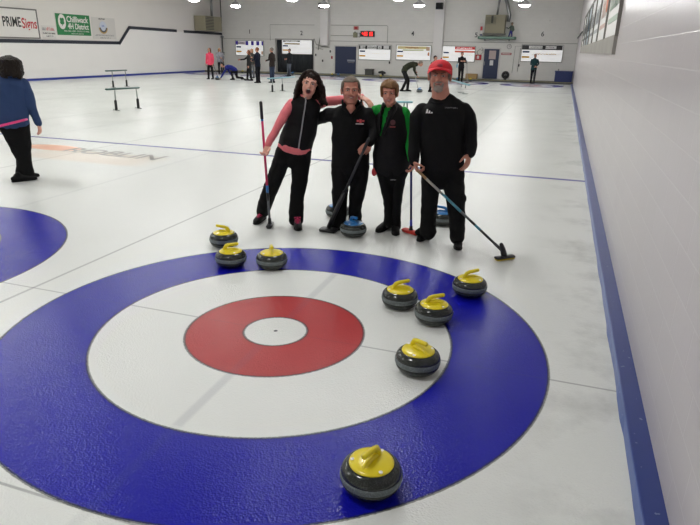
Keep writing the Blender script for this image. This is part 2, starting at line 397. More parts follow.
# ================================================================== SIGNS ON THE LEFT WALL
LW = Matrix(((0, 0, 1), (1, 0, 0), (0, 1, 0))).to_4x4()      # text x -> world y, text y -> world z, normal -> +x
def lw(y, z, d=.0): 
    m = LW.copy(); m.translation = (XL+.03+d, y, z); return m
ink = mat('ink_black', (34, 32, 34), .6); redp = mat('sign_red', (186, 44, 54), .6); signw = mat('sign_white', (226, 222, 218), .5)
e = empty('wall_sign', label='white framed sign with black and red lettering PRIME Signs above the dark stripe', cat='sign')
bm = bmesh.new(); box(bm, (XL, 17.6, 2.06), (XL+.03, 22.05, 3.36)); obj('panel', bm, signw, e)
bm = bmesh.new()
for (a, b, c_, d_) in ((17.55, 22.1, 3.34, 3.4), (17.55, 22.1, 2.02, 2.07), (17.55, 17.6, 2.02, 3.4), (22.05, 22.1, 2.02, 3.4)): box(bm, (XL, a, c_), (XL+.06, b, d_))
obj('frame', bm, mat('sign_frame', (110, 106, 104), .5), e)
text('lettering', 'PRIME', .62, ink, e, lw(20.5, 2.74), .004, width=1.06, bold=.012)
text('lettering', 'Signs', .66, redp, e, lw(21.55, 2.70), .004, width=.92, bold=.012)
settle(e, (XL, 19.8, 2.7))
e = empty('wall_decal', label='small grey and red company lettering between the framed sign and the green sign', cat='sign')
bm = bmesh.new(); box(bm, (XL, 22.3, 2.05), (XL+.012, 23.2, 2.68)); obj('panel', bm, mat('decal_white', (214, 210, 206), .5), e)
marks('lettering', .22, 0.167, mat('ink_grey', (110, 112, 116), .6), e, lw(22.45, 2.52, -.017), seed=112)
marks('lettering', .58, 0.167, mat('ink_faded_red', (206, 92, 92), .6), e, lw(22.9, 2.52, -.017), seed=110)
marks('fine_print', .8, 0.081, ink, e, lw(22.75, 2.3, -.017), seed=195)
marks('fine_print', .45, 0.074, ink, e, lw(22.78, 2.16, -.017), seed=168)
settle(e, (XL, 22.75, 2.35))
green = mat('sign_green', (30, 122, 66), .5)
e = empty('wall_sign', label='green sign reading Chilliwack 4H District with a white clover disc', cat='sign')
bm = bmesh.new(); box(bm, (XL, 23.3, 2.24), (XL+.035, 25.8, 3.3)); obj('panel', bm, green, e)
bm = bmesh.new(); box(bm, (XL, 23.27, 2.21), (XL+.03, 25.83, 3.33)); obj('border', bm, signw, e)
bm = bmesh.new(); lathe(bm, [(0, 0), (.31, 0), (.31, .012), (0, .012)], n=32)
bmesh.ops.transform(bm, matrix=lw(23.72, 2.9, .006) @ Matrix.Diagonal((.85, 1.2, 1, 1)), verts=bm.verts); dk = obj('disc', bm, signw, e)
bm = bmesh.new()
for a in range(4):
    ell(bm, V(XL+.05, 23.72+.09*cos(a*pi/2+pi/4), 2.93+.1*sin(a*pi/2+pi/4)), (.008, .085, .095), seg=12, rings=6)
box(bm, (XL+.045, 23.7, 2.7), (XL+.055, 23.74, 2.9)); obj('clover', bm, green, dk)
text('lettering', 'Chilliwack', .42, signw, e, lw(24.85, 3.03, .008), .004, width=1.6, bold=.008)
text('lettering', '4H District', .40, signw, e, lw(24.88, 2.68, .008), .004, width=1.55, bold=.008)
marks('fine_print', 1.9, 0.081, signw, e, lw(24.75, 2.46, .008), seed=248)
marks('fine_print', .9, 0.062, signw, e, lw(24.75, 2.33, .008), seed=197)
settle(e, (XL, 24.55, 2.77))
e = empty('wall_decal', label='round blue and gold crest with grey fine print right of the green sign', cat='sign')
bm = bmesh.new(); box(bm, (XL, 25.95, 2.1), (XL+.012, 27.9, 3.25)); obj('panel', bm, mat('decal_grey', (208, 204, 200), .5), e)
bm = bmesh.new(); lathe(bm, [(0, 0), (.3, 0), (.3, .008), (0, .008)], n=32); bmesh.ops.transform(bm, matrix=lw(26.85, 2.75, -.014), verts=bm.verts); obj('disc', bm, mat('crest_pale', (196, 202, 216), .5), e)
for (ra, rb, cm, nm) in ((.30, .37, (180, 150, 90), 'gold_arc'), (.22, .30, (72, 76, 90), 'dark_arc')):
    bm = bmesh.new(); N = 20; f0 = []
    for i in range(N+1):
        a = pi+pi*.05+pi*.9*i/N; f0.append((bm.verts.new((ra*cos(a), ra*sin(a), 0)), bm.verts.new((rb*cos(a), rb*sin(a), 0))))
    for p_, q_ in zip(f0, f0[1:]): bm.faces.new((p_[0], p_[1], q_[1], q_[0]))
    r_ = bmesh.ops.extrude_face_region(bm, geom=bm.faces[:]); bmesh.ops.translate(bm, verts=[v for v in r_['geom'] if isinstance(v, bmesh.types.BMVert)], vec=(0, 0, .008))
    bmesh.ops.transform(bm, matrix=lw(26.85, 2.75, -.005), verts=bm.verts); obj(nm, bm, mat(nm, cm, .5), e)
bm = bmesh.new()
for dy in (-.07, .06): ell(bm, V(XL+.026, 26.85+dy, 2.8), (.008, .03, .06), seg=8, rings=6)
obj('crest_detail', bm, mat('crest_blue', (90, 120, 190), .5), e)
marks('fine_print', .5, 0.081, ink, e, lw(26.8, 3.18, -.017), seed=112)
marks('fine_print', 1.6, 0.081, mat('ink_grey2', (140, 140, 142), .6), e, lw(26.95, 2.3, -.017), seed=283)
marks('fine_print', .9, 0.074, MATS['ink_grey2'], e, lw(26.95, 2.16, -.017), seed=206)
settle(e, (XL, 26.9, 2.7))
# heater hung by the far end of the left wall
def tube_obj(name, pts, r, m, parent=None, n=10):
    bm = bmesh.new(); tube(bm, pts, r, n=n, cap=False); return obj(name, bm, m, parent, True)
def heater(x0, x1, y0, y1, z0, z1, label, face):
    e = empty('unit_heater', label=label, cat='heater')
    bm = bmesh.new(); box(bm, (x0, y0, z0), (x1, y1, z1), bev=.03); obj('casing', bm, tan_m, e)
    bm = bmesh.new(); dk = mat('grille_dark', (74, 74, 66), .6)
    if face == 'y':
        for k in range(7): z = z0+(z1-z0)*(.5+.06*k); box(bm, (x0+.06, y0-.02, z), (x0+(x1-x0)*.55, y0+.01, z+.02))
        box(bm, (x0+(x1-x0)*.3, y0-.03, z0+(z1-z0)*.55), (x0+(x1-x0)*.4, y0+.01, z1-.05))
    else:
        for k in range(9): z = z0+(z1-z0)*(.08+.1*k); box(bm, (x1-.01, y0+.08, z), (x1+.02, y0+(y1-y0)*.5, z+.05))
    obj('louvre', bm, dk, e); return e
e = heater(XL+.05, XL+.95, 36.3, 38.6, 2.85, 3.85, 'tan box heater hanging high beside the dark stripe in the far corner', 'x')
bm = bmesh.new(); box(bm, (XL+.1, 38.6, 2.85), (XL+.7, 38.95, 3.3), bev=.02); obj('burner_box', bm, tan_m, e)
tube_obj('flue_pipe', [(XL+.5, 38.0, 3.8), (XL+.5, 38.0, ZC-.005)], .09, steel, e)
tube_obj('gas_pipe', [(XL+.45, 39.4, ZC-.005), (XL+.45, 39.4, 3.5), (XL+.5, 39.2, 3.1), (XL+.5, 38.9, 3.0)], .04, mat('pipe_dark', (84, 84, 84), .5), e)
settle(e, (XL, 37.5, 2.85))
e = empty('drain_pipe', label='thin grey pipe running down the far left corner of the hall', cat='pipe')
tube_obj('pipe', [(XL+.12, YF-.15, .06), (XL+.12, YF-.15, 2.6)], .045, mat('pipe_dark', (84, 84, 84), .5), e)
bm = bmesh.new(); box(bm, (XL+.03, YF-.22, 1.2), (XL+.2, YF-.02, 1.4)); box(bm, (XL+.03, YF-.22, 2.45), (XL+.2, YF-.02, 2.55)); obj('bracket', bm, steel, e)
settle(e, (XL+.12, YF-.15, .06))
# ================================================================== FAR WALL
def fw(x, z, d=.0):
    m = Matrix.Rotation(pi/2, 4, 'X'); m.translation = (x, YF-d, z); return m
W_ = mat('scoreboard_white_lifted', (246, 246, 246), .5, emit=.28); ORB = mat('score_orange', (232, 176, 50), .5); NVB = mat('score_navy', (52, 62, 104), .5)  # faint glow put into the white so the boards outshine the wall
bframe = mat('scoreboard_frame', (168, 166, 160), .5)
def scoreboard(k, x0, x1, z0, z1, label, y=YF, hdr=None, extra=None):
    e = empty('scoreboard', label=label, cat='scoreboard', group='curling scoreboards along the end wall')
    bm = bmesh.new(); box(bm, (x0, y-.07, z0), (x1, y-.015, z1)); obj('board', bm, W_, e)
    bm = bmesh.new(); t = .045
    box(bm, (x0-t, y-.09, z0-t), (x1+t, y, z0)); box(bm, (x0-t, y-.09, z1), (x1+t, y, z1+t)); box(bm, (x0-t, y-.09, z0), (x0, y, z1)); box(bm, (x1, y-.09, z0), (x1+t, y, z1))
    obj('frame', bm, bframe, e)
    wd = x1-x0; h = z1-z0
    bm = bmesh.new(); box(bm, (x0+.06, y-.082, z0+h*.52), (x0+.06+wd*.17, y-.068, z0+h*.63)); s1 = obj('name_plate', bm, NVB, e)
    bm = bmesh.new(); box(bm, (x0+.04, y-.082, z0+h*.2), (x0+.04+wd*.19, y-.068, z0+h*.31)); s2 = obj('name_plate', bm, ORB, e)
    bm = bmesh.new()
    for i in range(10): box(bm, (x0+wd*(.27+.07*i), y-.078, z0+h*.40), (x0+wd*(.27+.07*i)+.07, y-.069, z0+h*.45))
    obj('number_row', bm, mat('score_pale', (226, 214, 190), .6), e)
    for hi_, (a, b, c_, d_, cm, nm) in enumerate(hdr or []):
        bm = bmesh.new(); box(bm, (x0+wd*a, y-.084-.003*hi_, z0+h*c_), (x0+wd*b, y-.068, z0+h*d_)); obj('header', bm, mat(nm, cm, .5), e)
    for (s, a, c_, sz, m_, wv) in (extra or []):
        marks('lettering', wv, sz*.62, m_, e, Matrix.Translation((0, y-YF, 0)) @ fw(x0+wd*a, z0+h*c_, .106), seed=int(a*100)+k)
    settle(e, ((x0+x1)/2, y, z0)); return e
vio = (60, 40, 170)
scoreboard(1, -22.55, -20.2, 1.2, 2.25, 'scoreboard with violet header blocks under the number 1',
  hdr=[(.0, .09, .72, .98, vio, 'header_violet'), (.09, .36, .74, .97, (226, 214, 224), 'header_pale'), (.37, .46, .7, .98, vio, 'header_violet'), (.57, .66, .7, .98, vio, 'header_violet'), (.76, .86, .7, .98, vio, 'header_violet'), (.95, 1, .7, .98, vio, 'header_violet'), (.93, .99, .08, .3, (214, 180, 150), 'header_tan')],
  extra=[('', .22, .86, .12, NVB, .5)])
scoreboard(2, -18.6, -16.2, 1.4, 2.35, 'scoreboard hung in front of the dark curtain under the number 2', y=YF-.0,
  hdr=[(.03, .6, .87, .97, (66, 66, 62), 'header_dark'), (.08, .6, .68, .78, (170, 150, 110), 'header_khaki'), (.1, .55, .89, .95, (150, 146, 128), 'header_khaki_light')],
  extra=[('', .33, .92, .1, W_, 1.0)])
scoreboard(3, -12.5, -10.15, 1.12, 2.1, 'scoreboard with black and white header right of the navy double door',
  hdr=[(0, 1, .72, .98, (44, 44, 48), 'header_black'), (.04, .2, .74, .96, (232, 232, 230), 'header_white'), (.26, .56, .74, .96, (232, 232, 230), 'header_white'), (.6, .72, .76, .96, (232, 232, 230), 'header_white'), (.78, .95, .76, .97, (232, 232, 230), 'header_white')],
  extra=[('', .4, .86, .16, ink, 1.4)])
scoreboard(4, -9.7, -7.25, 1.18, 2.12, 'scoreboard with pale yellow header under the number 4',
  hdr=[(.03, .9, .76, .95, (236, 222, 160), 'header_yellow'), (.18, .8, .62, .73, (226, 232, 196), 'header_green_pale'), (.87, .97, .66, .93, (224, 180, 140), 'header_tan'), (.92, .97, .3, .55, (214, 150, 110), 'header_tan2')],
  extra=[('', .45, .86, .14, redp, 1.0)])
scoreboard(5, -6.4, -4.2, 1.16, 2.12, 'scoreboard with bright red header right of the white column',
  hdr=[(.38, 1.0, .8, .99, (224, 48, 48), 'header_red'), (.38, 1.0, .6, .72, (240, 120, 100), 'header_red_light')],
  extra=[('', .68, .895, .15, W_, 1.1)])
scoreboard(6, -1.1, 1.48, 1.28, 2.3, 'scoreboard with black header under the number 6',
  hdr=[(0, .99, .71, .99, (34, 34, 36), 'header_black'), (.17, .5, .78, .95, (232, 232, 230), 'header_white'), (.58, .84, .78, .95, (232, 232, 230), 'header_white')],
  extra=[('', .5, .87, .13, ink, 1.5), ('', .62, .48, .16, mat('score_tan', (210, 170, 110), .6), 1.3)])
for n_, x_, z_ in (('1', -21.35, 2.9), ('2', -17.05, 2.84), ('3', -12.95, 2.85), ('4', -8.6, 2.9), ('5', -4.2, 2.86), ('6', .1, 2.97)):
    o = text('sheet_number', n_, .42, ink, None, fw(x_, z_, .006), .006, bold=.004)
    if n_ == '3': o.data.transform(Matrix.Translation((.45, 0, -.1)))
    tag(o, 'painted black numeral %s on the end wall' % {'1': 'one, above the violet-headed scoreboard', '2': 'two, above the curtained opening', '3': 'three, beside the red digit clock', '4': 'four, above the pale yellow scoreboard', '5': 'five, beside the green shelf', '6': 'six, nearest the block wall'}[n_], 'number', 'sheet numbers on the end wall'); settle(o, (x_, YF, z_))
# curtain in the opening
bm = bmesh.new(); N = 120
rows = []
for i in range(N+1):
    x = OX0+.02+(OX1-OX0-.04)*i/N; yy = YF+.17+.035*sin(i*.9)+.02*sin(i*.37+1)
    rows.append((bm.verts.new((x, yy, .08)), bm.verts.new((x, yy, OZ-.03))))
for a, b in zip(rows, rows[1:]): bm.faces.new((a[0], b[0], b[1], a[1]))
r_ = bmesh.ops.extrude_face_region(bm, geom=bm.faces[:]); bmesh.ops.translate(bm, verts=[v for v in r_['geom'] if isinstance(v, bmesh.types.BMVert)], vec=(0, .012, 0))
e = empty('curtain', label='dark grey pleated curtain filling the opening behind scoreboard two', cat='curtain')
obj('cloth', bm, mat('curtain_dark', (60, 64, 68), .85), e, True)
tube_obj('curtain_rail', [(OX0+.01, YF+.17, OZ-.02), (OX1-.01, YF+.17, OZ-.02)], .02, steel, e); settle(e, ((OX0+OX1)/2, YF+.17, .08))
# red digit clock
e = empty('digital_clock', label='black digital wall clock with glowing red digits', cat='clock')
bm = bmesh.new(); box(bm, (-12.42, YF-.12, 2.66), (-11.38, YF-.005, 3.04), bev=.01); obj('case', bm, black_p, e)
seg = mat('led_red', (255, 50, 46), .5, emit=1.6)
SEGS = {'0': 'abcdef', '8': 'abcdefg', '4': 'bcfg', '1': 'bc'}
for ch, cx in (('4', -12.2), ('8', -12.0), ('1', -11.78), ('8', -11.6)):
    bm = bmesh.new(); q = .075; hh = .105; cz = 2.85; y1 = YF-.125; y0 = YF-.115; t = .026
    t = .015; S = {'a': (-q, q, hh, hh), 'g': (-q, q, 0, 0), 'd': (-q, q, -hh, -hh), 'b': (q, q, 0, hh), 'c': (q, q, -hh, 0), 'f': (-q, -q, 0, hh), 'e': (-q, -q, -hh, 0)}
    for s in SEGS[ch]:
        a, b, c_, d_ = S[s]; box(bm, (cx+a-t, y1, cz+c_-t), (cx+b+t, y0, cz+d_+t))
    obj('digit', bm, seg, e)
settle(e, (-11.9, YF, 2.66))
def thingbox(name, label, cat, parts, base, group=None):
    e = empty(name, label=label, cat=cat, group=group)
    for (pn, lo, hi, m_, bv) in parts:
        bm = bmesh.new(); box(bm, lo, hi, bev=bv); obj(pn, bm, m_, e)
    return settle(e, base)
thingbox('notice', 'small faded red notice above the clock on the end wall', 'sign', [('panel', (-12.97-.0, YF-.02, 3.12), (-12.6, YF-.001, 3.36), mat('notice_red', (196, 130, 120), .6), 0), ('print', (-12.9, YF-.024, 3.17), (-12.7, YF-.019, 3.31), redp, 0)], (-12.8, YF, 3.12))
thingbox('thermostat', 'khaki control box with a dark knob left of the clock', 'box', [('case', (-12.97, YF-.14, 2.6), (-12.66, YF-.001, 2.94), mat('khaki_box', (150, 148, 120), .6), .03), ('knob', (-12.86, YF-.18, 2.93), (-12.78, YF-.1, 2.99), black_p, .01)], (-12.8, YF, 2.6))
thingbox('speaker', 'black speaker high on the front of the white column', 'speaker', [('cabinet', (-6.98, YF-.62, 4.45), (-6.52, YF-.31, 4.85), black_p, .02), ('grille', (-6.94, YF-.635, 4.49), (-6.56, YF-.619, 4.81), mat('grille_black', (36, 36, 38), .8), 0), ('bracket', (-6.8, YF-.33, 4.6), (-6.7, YF-.29, 4.7), steel, 0)], (-6.75, YF-.3, 4.45))
thingbox('speaker', 'black speaker at the top of the white duct behind a lamp', 'speaker', [('cabinet', (-15.42, YF-.76, 4.5), (-15.05, YF-.46, 4.85), black_p, .02), ('bracket', (-15.3, YF-.47, 4.6), (-15.2, YF-.44, 4.7), steel, 0)], (-15.2, YF-.45, 4.5))
thingbox('storage_chest', 'navy blue chest in the far right corner beside the block wall', 'chest', [('body', (1.2, YF-1.0, .06), (2.28, YF-.25, .68), navy, .01), ('lid', (1.17, YF-1.03, .68), (2.3, YF-.22, .74), navy, .01), ('tap', (1.35, YF-.5, .74), (1.42, YF-.4, .86), steel, 0)], (1.7, YF-.6, .06))
thingbox('bin', 'dark grey open bin against the end wall below scoreboard three', 'bin', [('body', (-11.85, YF-.62, .06), (-11.3, YF-.15, .46), mat('bin_grey', (84, 84, 80), .7), .02), ('rim', (-11.88, YF-.65, .44), (-11.27, YF-.12, .49), mat('bin_rim', (100, 100, 96), .7), .01)], (-11.6, YF-.4, .06))
thingbox('carton', 'tan cardboard carton on the walkway left of the single navy door', 'box', [('body', (-4.6, YF-.7, .06), (-3.85, YF-.15, .38), mat('cardboard', (176, 146, 98), .8), .01), ('flap', (-4.6, YF-.72, .37), (-3.85, YF-.45, .39), mat('cardboard_lid', (190, 162, 116), .8), 0)], (-4.2, YF-.4, .06))
thingbox('fire_extinguisher_cabinet', 'small red and white fire cabinet between scoreboard five and the navy door', 'cabinet', [('case', (-4.12, YF-.16, 1.28), (-3.72, YF-.001, 1.62), redp, .02), ('window_panel', (-4.02, YF-.17, 1.36), (-3.86, YF-.155, 1.56), signw, 0)], (-3.9, YF, 1.28))
thingbox('notice', 'narrow red strip sign right of the single navy door', 'sign', [('panel', (-2.42, YF-.02, 1.64), (-1.75, YF-.001, 1.78), mat('strip_red', (176, 84, 84), .6), 0), ('print', (-2.36, YF-.024, 1.685), (-1.82, YF-.019, 1.735), signw, 0)], (-2.1, YF, 1.64))
e = empty('wall_clock', label='small round white wall clock above the red strip sign', cat='clock')
bm = bmesh.new(); lathe(bm, [(0, 0), (.15, 0), (.15, .04), (.13, .05), (.13, .03), (0, .03)], n=24); bmesh.ops.transform(bm, matrix=fw(-1.95, 2.17, .001), verts=bm.verts); obj('case', bm, mat('clock_rim', (120, 116, 112), .5), e)
bm = bmesh.new(); lathe(bm, [(0, .032), (.128, .032), (0, .036)], n=24); bmesh.ops.transform(bm, matrix=fw(-1.95, 2.17, .001), verts=bm.verts); obj('dial', bm, signw, e)
bm = bmesh.new(); box(bm, (-1.955, YF-.045, 2.17), (-1.945, YF-.038, 2.27)); box(bm, (-1.95, YF-.045, 2.165), (-1.88, YF-.038, 2.175)); obj('hands', bm, ink, e); settle(e, (-1.95, YF, 2.17))
e = empty('hose_reel', label='black hose coil on the floor under the red strip sign', cat='hose')
bm = bmesh.new(); lathe(bm, [(.06, 0), (.24, 0), (.26, .06), (.24, .12), (.06, .12), (.06, 0)], n=24); bmesh.ops.transform(bm, matrix=Matrix.Translation((-2.0, YF-.05, .36)) @ Matrix.Rotation(pi/2, 4, 'X'), verts=bm.verts); obj('coil', bm, black_p, e)
bm = bmesh.new(); box(bm, (-2.08, YF-.16, .06), (-1.92, YF-.02, .12)); box(bm, (-2.03, YF-.1, .1), (-1.97, YF-.02, .4)); obj('stand', bm, black_p, e); settle(e, (-2, YF-.1, .06))
e = empty('leaf_blower', label='small black tool on the walkway right of the grey bin', cat='tool')
bm = bmesh.new(); tube(bm, [(-10.85, YF-.4, .27), (-10.6, YF-.4, .3), (-10.4, YF-.4, .24)], [.07, .1, .07]); obj('body', bm, black_p, e, True)
bm = bmesh.new(); box(bm, (-10.65, YF-.44, .06), (-10.5, YF-.36, .22)); obj('stand', bm, black_p, e); settle(e, (-10.6, YF-.4, .06))
# small gauges and fittings by the duct
for i, (x_, z_, r_) in enumerate(((-15.9, 1.35, .05), (-14.75, 1.62, .05), (-14.62, 1.2, .06), (-15.35, .95, .05), (-10.2, .95, .05), (-1.2, 1.0, .05))):
    e = empty('wall_switch', label=['small dark switch left of the duct', 'dark switch box just right of the duct foot', 'reddish switch box by the double door frame', 'low dark socket below the duct', 'dark socket low under scoreboard three', 'dark socket low left of the man in teal'][i], cat='switch')
    bm = bmesh.new(); box(bm, (x_-r_, YF-.05, z_-r_*1.6), (x_+r_, YF-.001, z_+r_*1.6), bev=.008); obj('plate', bm, mat('switch_dark', (82, 78, 78), .6) if i != 2 else redp, e)
    bm = bmesh.new(); box(bm, (x_-r_*.4, YF-.062, z_-r_*.5), (x_+r_*.4, YF-.049, z_+r_*.5)); obj('toggle', bm, black_p, e); settle(e, (x_, YF, z_))
# conduits
e = empty('conduit', label='thin grey conduit framing the wall above scoreboard three', cat='pipe')
cm_ = mat('conduit_grey', (158, 156, 150), .5)
tube_obj('pipe', [(-14.7, YF-.03, 2.72), (-12.99, YF-.03, 2.72)], .016, cm_, e); tube_obj('pipe', [(-14.7, YF-.03, 3.42), (-10.5, YF-.03, 3.42), (-10.42, YF-.03, 3.34), (-10.42, YF-.03, 2.25)], .018, cm_, e); settle(e, (-12, YF, 2.8))
e = empty('conduit', label='looped cables above the red cabinet by the navy door', cat='cable')
tube_obj('cable', [(-3.95, YF-.05, 1.62), (-4.05, YF-.07, 1.8), (-3.85, YF-.06, 2.0), (-3.7, YF-.06, 1.85), (-3.6, YF-.05, 2.05)], .02, cm_, e); tube_obj('cable', [(-3.8, YF-.05, 1.62), (-3.62, YF-.07, 1.8), (-3.75, YF-.06, 2.1)], .018, cm_, e); settle(e, (-3.8, YF, 1.6))
e = empty('conduit', label='pair of thin vertical pipes right of the small round clock', cat='pipe')
tube_obj('pipe', [(-1.6, YF-.03, .5), (-1.55, YF-.03, 2.2), (-.95, YF-.03, 2.22)], .014, cm_, e); tube_obj('pipe', [(-1.25, YF-.03, .6), (-1.2, YF-.03, 2.1)], .014, cm_, e); settle(e, (-1.4, YF, 1.0))
e = empty('conduit', label='tangle of thin pipes and valves left of the white duct foot', cat='pipe')
tube_obj('pipe', [(-16.0, YF-.05, 2.45), (-15.85, YF-.08, 2.1), (-15.4, YF-.08, 1.95), (-14.8, YF-.08, 1.9)], .025, cm_, e); tube_obj('pipe', [(-15.7, YF-.05, 1.7), (-15.6, YF-.1, 2.2), (-15.45, YF-.1, 2.9)], .03, cm_, e); tube_obj('pipe', [(-15.9, YF-.05, 1.85), (-15.3, YF-.05, 1.75)], .02, cm_, e); settle(e, (-15.6, YF, 1.9))
e = empty('conduit', label='thin raceway boxed around the curtain opening', cat='pipe')
tube_obj('pipe', [(-19.6, YF-.03, 2.3), (-19.6, YF-.03, 3.42), (-16.0, YF-.03, 3.42)], .014, cm_, e); settle(e, (-19.6, YF, 2.3))
# green shelf with the heater and a little painted figure
thingbox('wall_shelf', 'green painted shelf board high on the end wall under the tan heater', 'shelf', [('board', (-4.0, YF-.7, 2.62), (-1.55, YF-.01, 2.78), mat('shelf_green', (88, 124, 108), .6), .01), ('lettering_strip', (-3.9, YF-.71, 2.67), (-1.65, YF-.699, 2.73), mat('shelf_pale', (150, 176, 162), .6), 0), ('bracket', (-3.6, YF-.5, 2.5), (-3.55, YF-.01, 2.62), steel, 0), ('bracket', (-2.0, YF-.5, 2.5), (-1.95, YF-.01, 2.62), steel, 0)], (-2.8, YF, 2.62))
e = heater(-3.6, -2.3, YF-.75, YF-.1, 2.98, 4.1, 'tan box heater high above the green shelf with a bent flue', 'y')
tube_obj('flue_pipe', [(-2.9, YF-.4, 4.05), (-2.8, YF-.4, ZC-.005)], .07, steel, e); tube_obj('flue_pipe', [(-2.15, YF-.4, 3.7), (-2.1, YF-.4, 4.1), (-2.25, YF-.4, 4.6), (-2.5, YF-.4, ZC-.12)], .11, steel, e)
bm = bmesh.new(); box(bm, (-3.7, YF-.7, 2.9), (-2.25, YF-.1, 2.98)); obj('base_tray', bm, mat('tray_grey', (120, 118, 110), .6), e)
bm = bmesh.new(); box(bm, (-3.4, YF-.1, 3.3), (-3.3, YF, 3.6)); obj('wall_bracket', bm, steel, e); settle(e, (-2.9, YF-.4, 2.78))
thingbox('notice', 'small card with red print left of the heater over the green shelf', 'sign', [('panel', (-3.93, YF-.5, 2.78), (-3.72, YF-.47, 3.62), signw, 0), ('print', (-3.9, YF-.51, 3.15), (-3.75, YF-.499, 3.4), redp, 0), ('print', (-3.91, YF-.51, 2.82), (-3.74, YF-.499, 2.92), NVB, 0)], (-3.8, YF-.5, 2.78))
e = empty('figurine', label='small painted worker figure in blue trousers standing on the green shelf', cat='figure')
bm = bmesh.new(); x_, y_ = -1.9, YF-.45
tube(bm, [(x_-.12, y_, 2.79), (x_-.06, y_, 3.0), (x_, y_, 3.2)], [.04, .05, .07]); tube(bm, [(x_+.08, y_, 2.79), (x_+.06, y_, 3.0), (x_+.02, y_, 3.2)], [.04, .05, .07]); fuse(bm, .018, 2, mat_=mat('fig_blue', (40, 44, 130), .6), name='trousers', parent=e)
bm = bmesh.new(); tube(bm, [(x_+.01, y_, 3.16), (x_+.04, y_, 3.42)], [(.11, .07), (.12, .07)], side=(1, 0, 0)); tube(bm, [(x_-.05, y_, 3.4), (x_-.18, y_, 3.28), (x_-.3, y_, 3.34)], .035); tube(bm, [(x_+.13, y_, 3.4), (x_+.18, y_, 3.2), (x_+.1, y_, 3.1)], .035); fuse(bm, .018, 2, mat_=mat('fig_shirt', (90, 104, 92), .7), name='shirt', parent=e)
bm = bmesh.new(); ell(bm, (x_+.03, y_, 3.56), (.07, .07, .09)); obj('head', bm, mat('fig_skin', (176, 140, 120), .6), e, True)
bm = bmesh.new(); ell(bm, (x_+.03, y_, 3.62), (.085, .085, .05)); obj('cap', bm, mat('fig_cap', (130, 126, 110), .7), e, True); settle(e, (x_, y_, 2.78))
# ================================================================== BANNERS ON THE RIGHT WALL
rb = XR-.035
bm = bmesh.new(); N = 170; prev = None
for i in range(N+1):
    yy = 6.1+(26.9-6.1)*i/N; xx = rb+.0 + (.012 if i % 2 else -.012)
    ring = [bm.verts.new((xx, yy, 1.86)), bm.verts.new((xx, yy, 2.12)), bm.verts.new((XR, yy, 2.12)), bm.verts.new((XR, yy, 1.86))]
    if prev:
        for a in range(4): bm.faces.new((prev[a], prev[(a+1) % 4], ring[(a+1) % 4], ring[a]))
    else: bm.faces.new(ring)
    prev = ring
bm.faces.new(prev[::-1])
tag(obj('corrugated_strip', bm, mat('corrugated_grey', (150, 146, 140), .6, mott=.2, mscale=2)), 'grey corrugated strip on the block wall along the foot of the banners', 'panel')
RW = Matrix(((0, 0, -1), (-1, 0, 0), (0, 1, 0))).to_4x4()
cols = [((226, 224, 222), (176, 190, 176), 'with pale green print, nearest the camera'), ((230, 228, 226), (206, 180, 170), 'with an orange disc'), ((222, 222, 222), (160, 162, 166), 'with two grey printed lines'), ((212, 212, 212), (130, 132, 138), 'with dark grey print'), ((150, 160, 168), (70, 84, 96), 'of blue-grey colour'), ((172, 178, 182), (80, 84, 92), 'of paler blue-grey colour'), ((222, 220, 218), (130, 130, 134), 'in white, farthest from the camera')]
ye = 6.12; Lb = 2.95
for i, (cb_, ci_, lb) in enumerate(cols):
    y0 = ye+i*Lb; y1 = y0+Lb-.1
    e = empty('wall_banner', label='long advertising banner on the right-hand block wall, %s' % lb, cat='banner', group='banners on the block wall')
    bm = bmesh.new(); box(bm, (rb+.02, y0, 2.13), (XR, y1, 3.3)); obj('panel', bm, mat('banner_%d_ground' % i, cb_, .5), e)
    bm = bmesh.new()
    for (a, b) in ((y0-.05, y0), (y1, y1+.05)): box(bm, (rb-.01, a, 2.1), (XR, b, 3.36))
    box(bm, (rb-.01, y0, 3.3), (XR, y1, 3.36)); obj('frame', bm, mat('banner_frame', (120, 116, 110), .6), e)
    im = mat('banner_%d_ink' % i, ci_, .6); mt = RW.copy(); mt.translation = (rb+.015, (y0+y1)/2, 2.75); 
    marks('lettering', 2.1, .4, im, e, mt, seed=i)
    bm = bmesh.new(); box(bm, (rb+.01, y0+.4, 2.34), (rb+.02, y1-.4, 2.42)); obj('fine_print', bm, im, e)
    if i == 1: bm = bmesh.new(); lathe(bm, [(0, 0), (.3, 0), (.3, .01), (0, .01)], n=24); mt = RW.copy(); mt.translation = (rb+.012, y0+.6, 2.9); bmesh.ops.transform(bm, matrix=mt, verts=bm.verts); obj('disc', bm, mat('banner_orange', (214, 130, 100), .6), e)
    settle(e, (XR, (y0+y1)/2, 2.13))
e = empty('wall_pipe', label='thin dark pipe along the block wall beyond the banners', cat='pipe')
tube_obj('pipe', [(XR-.05, 27.6, 2.78), (XR-.05, 39.9, 2.76)], .035, MATS['pipe_dark'], e)
bm = bmesh.new()
for yy in (28, 32, 36, 39.5): box(bm, (XR-.06, yy, 2.72), (XR, yy+.06, 2.8))
obj('bracket', bm, steel, e); settle(e, (XR, 33, 2.78))
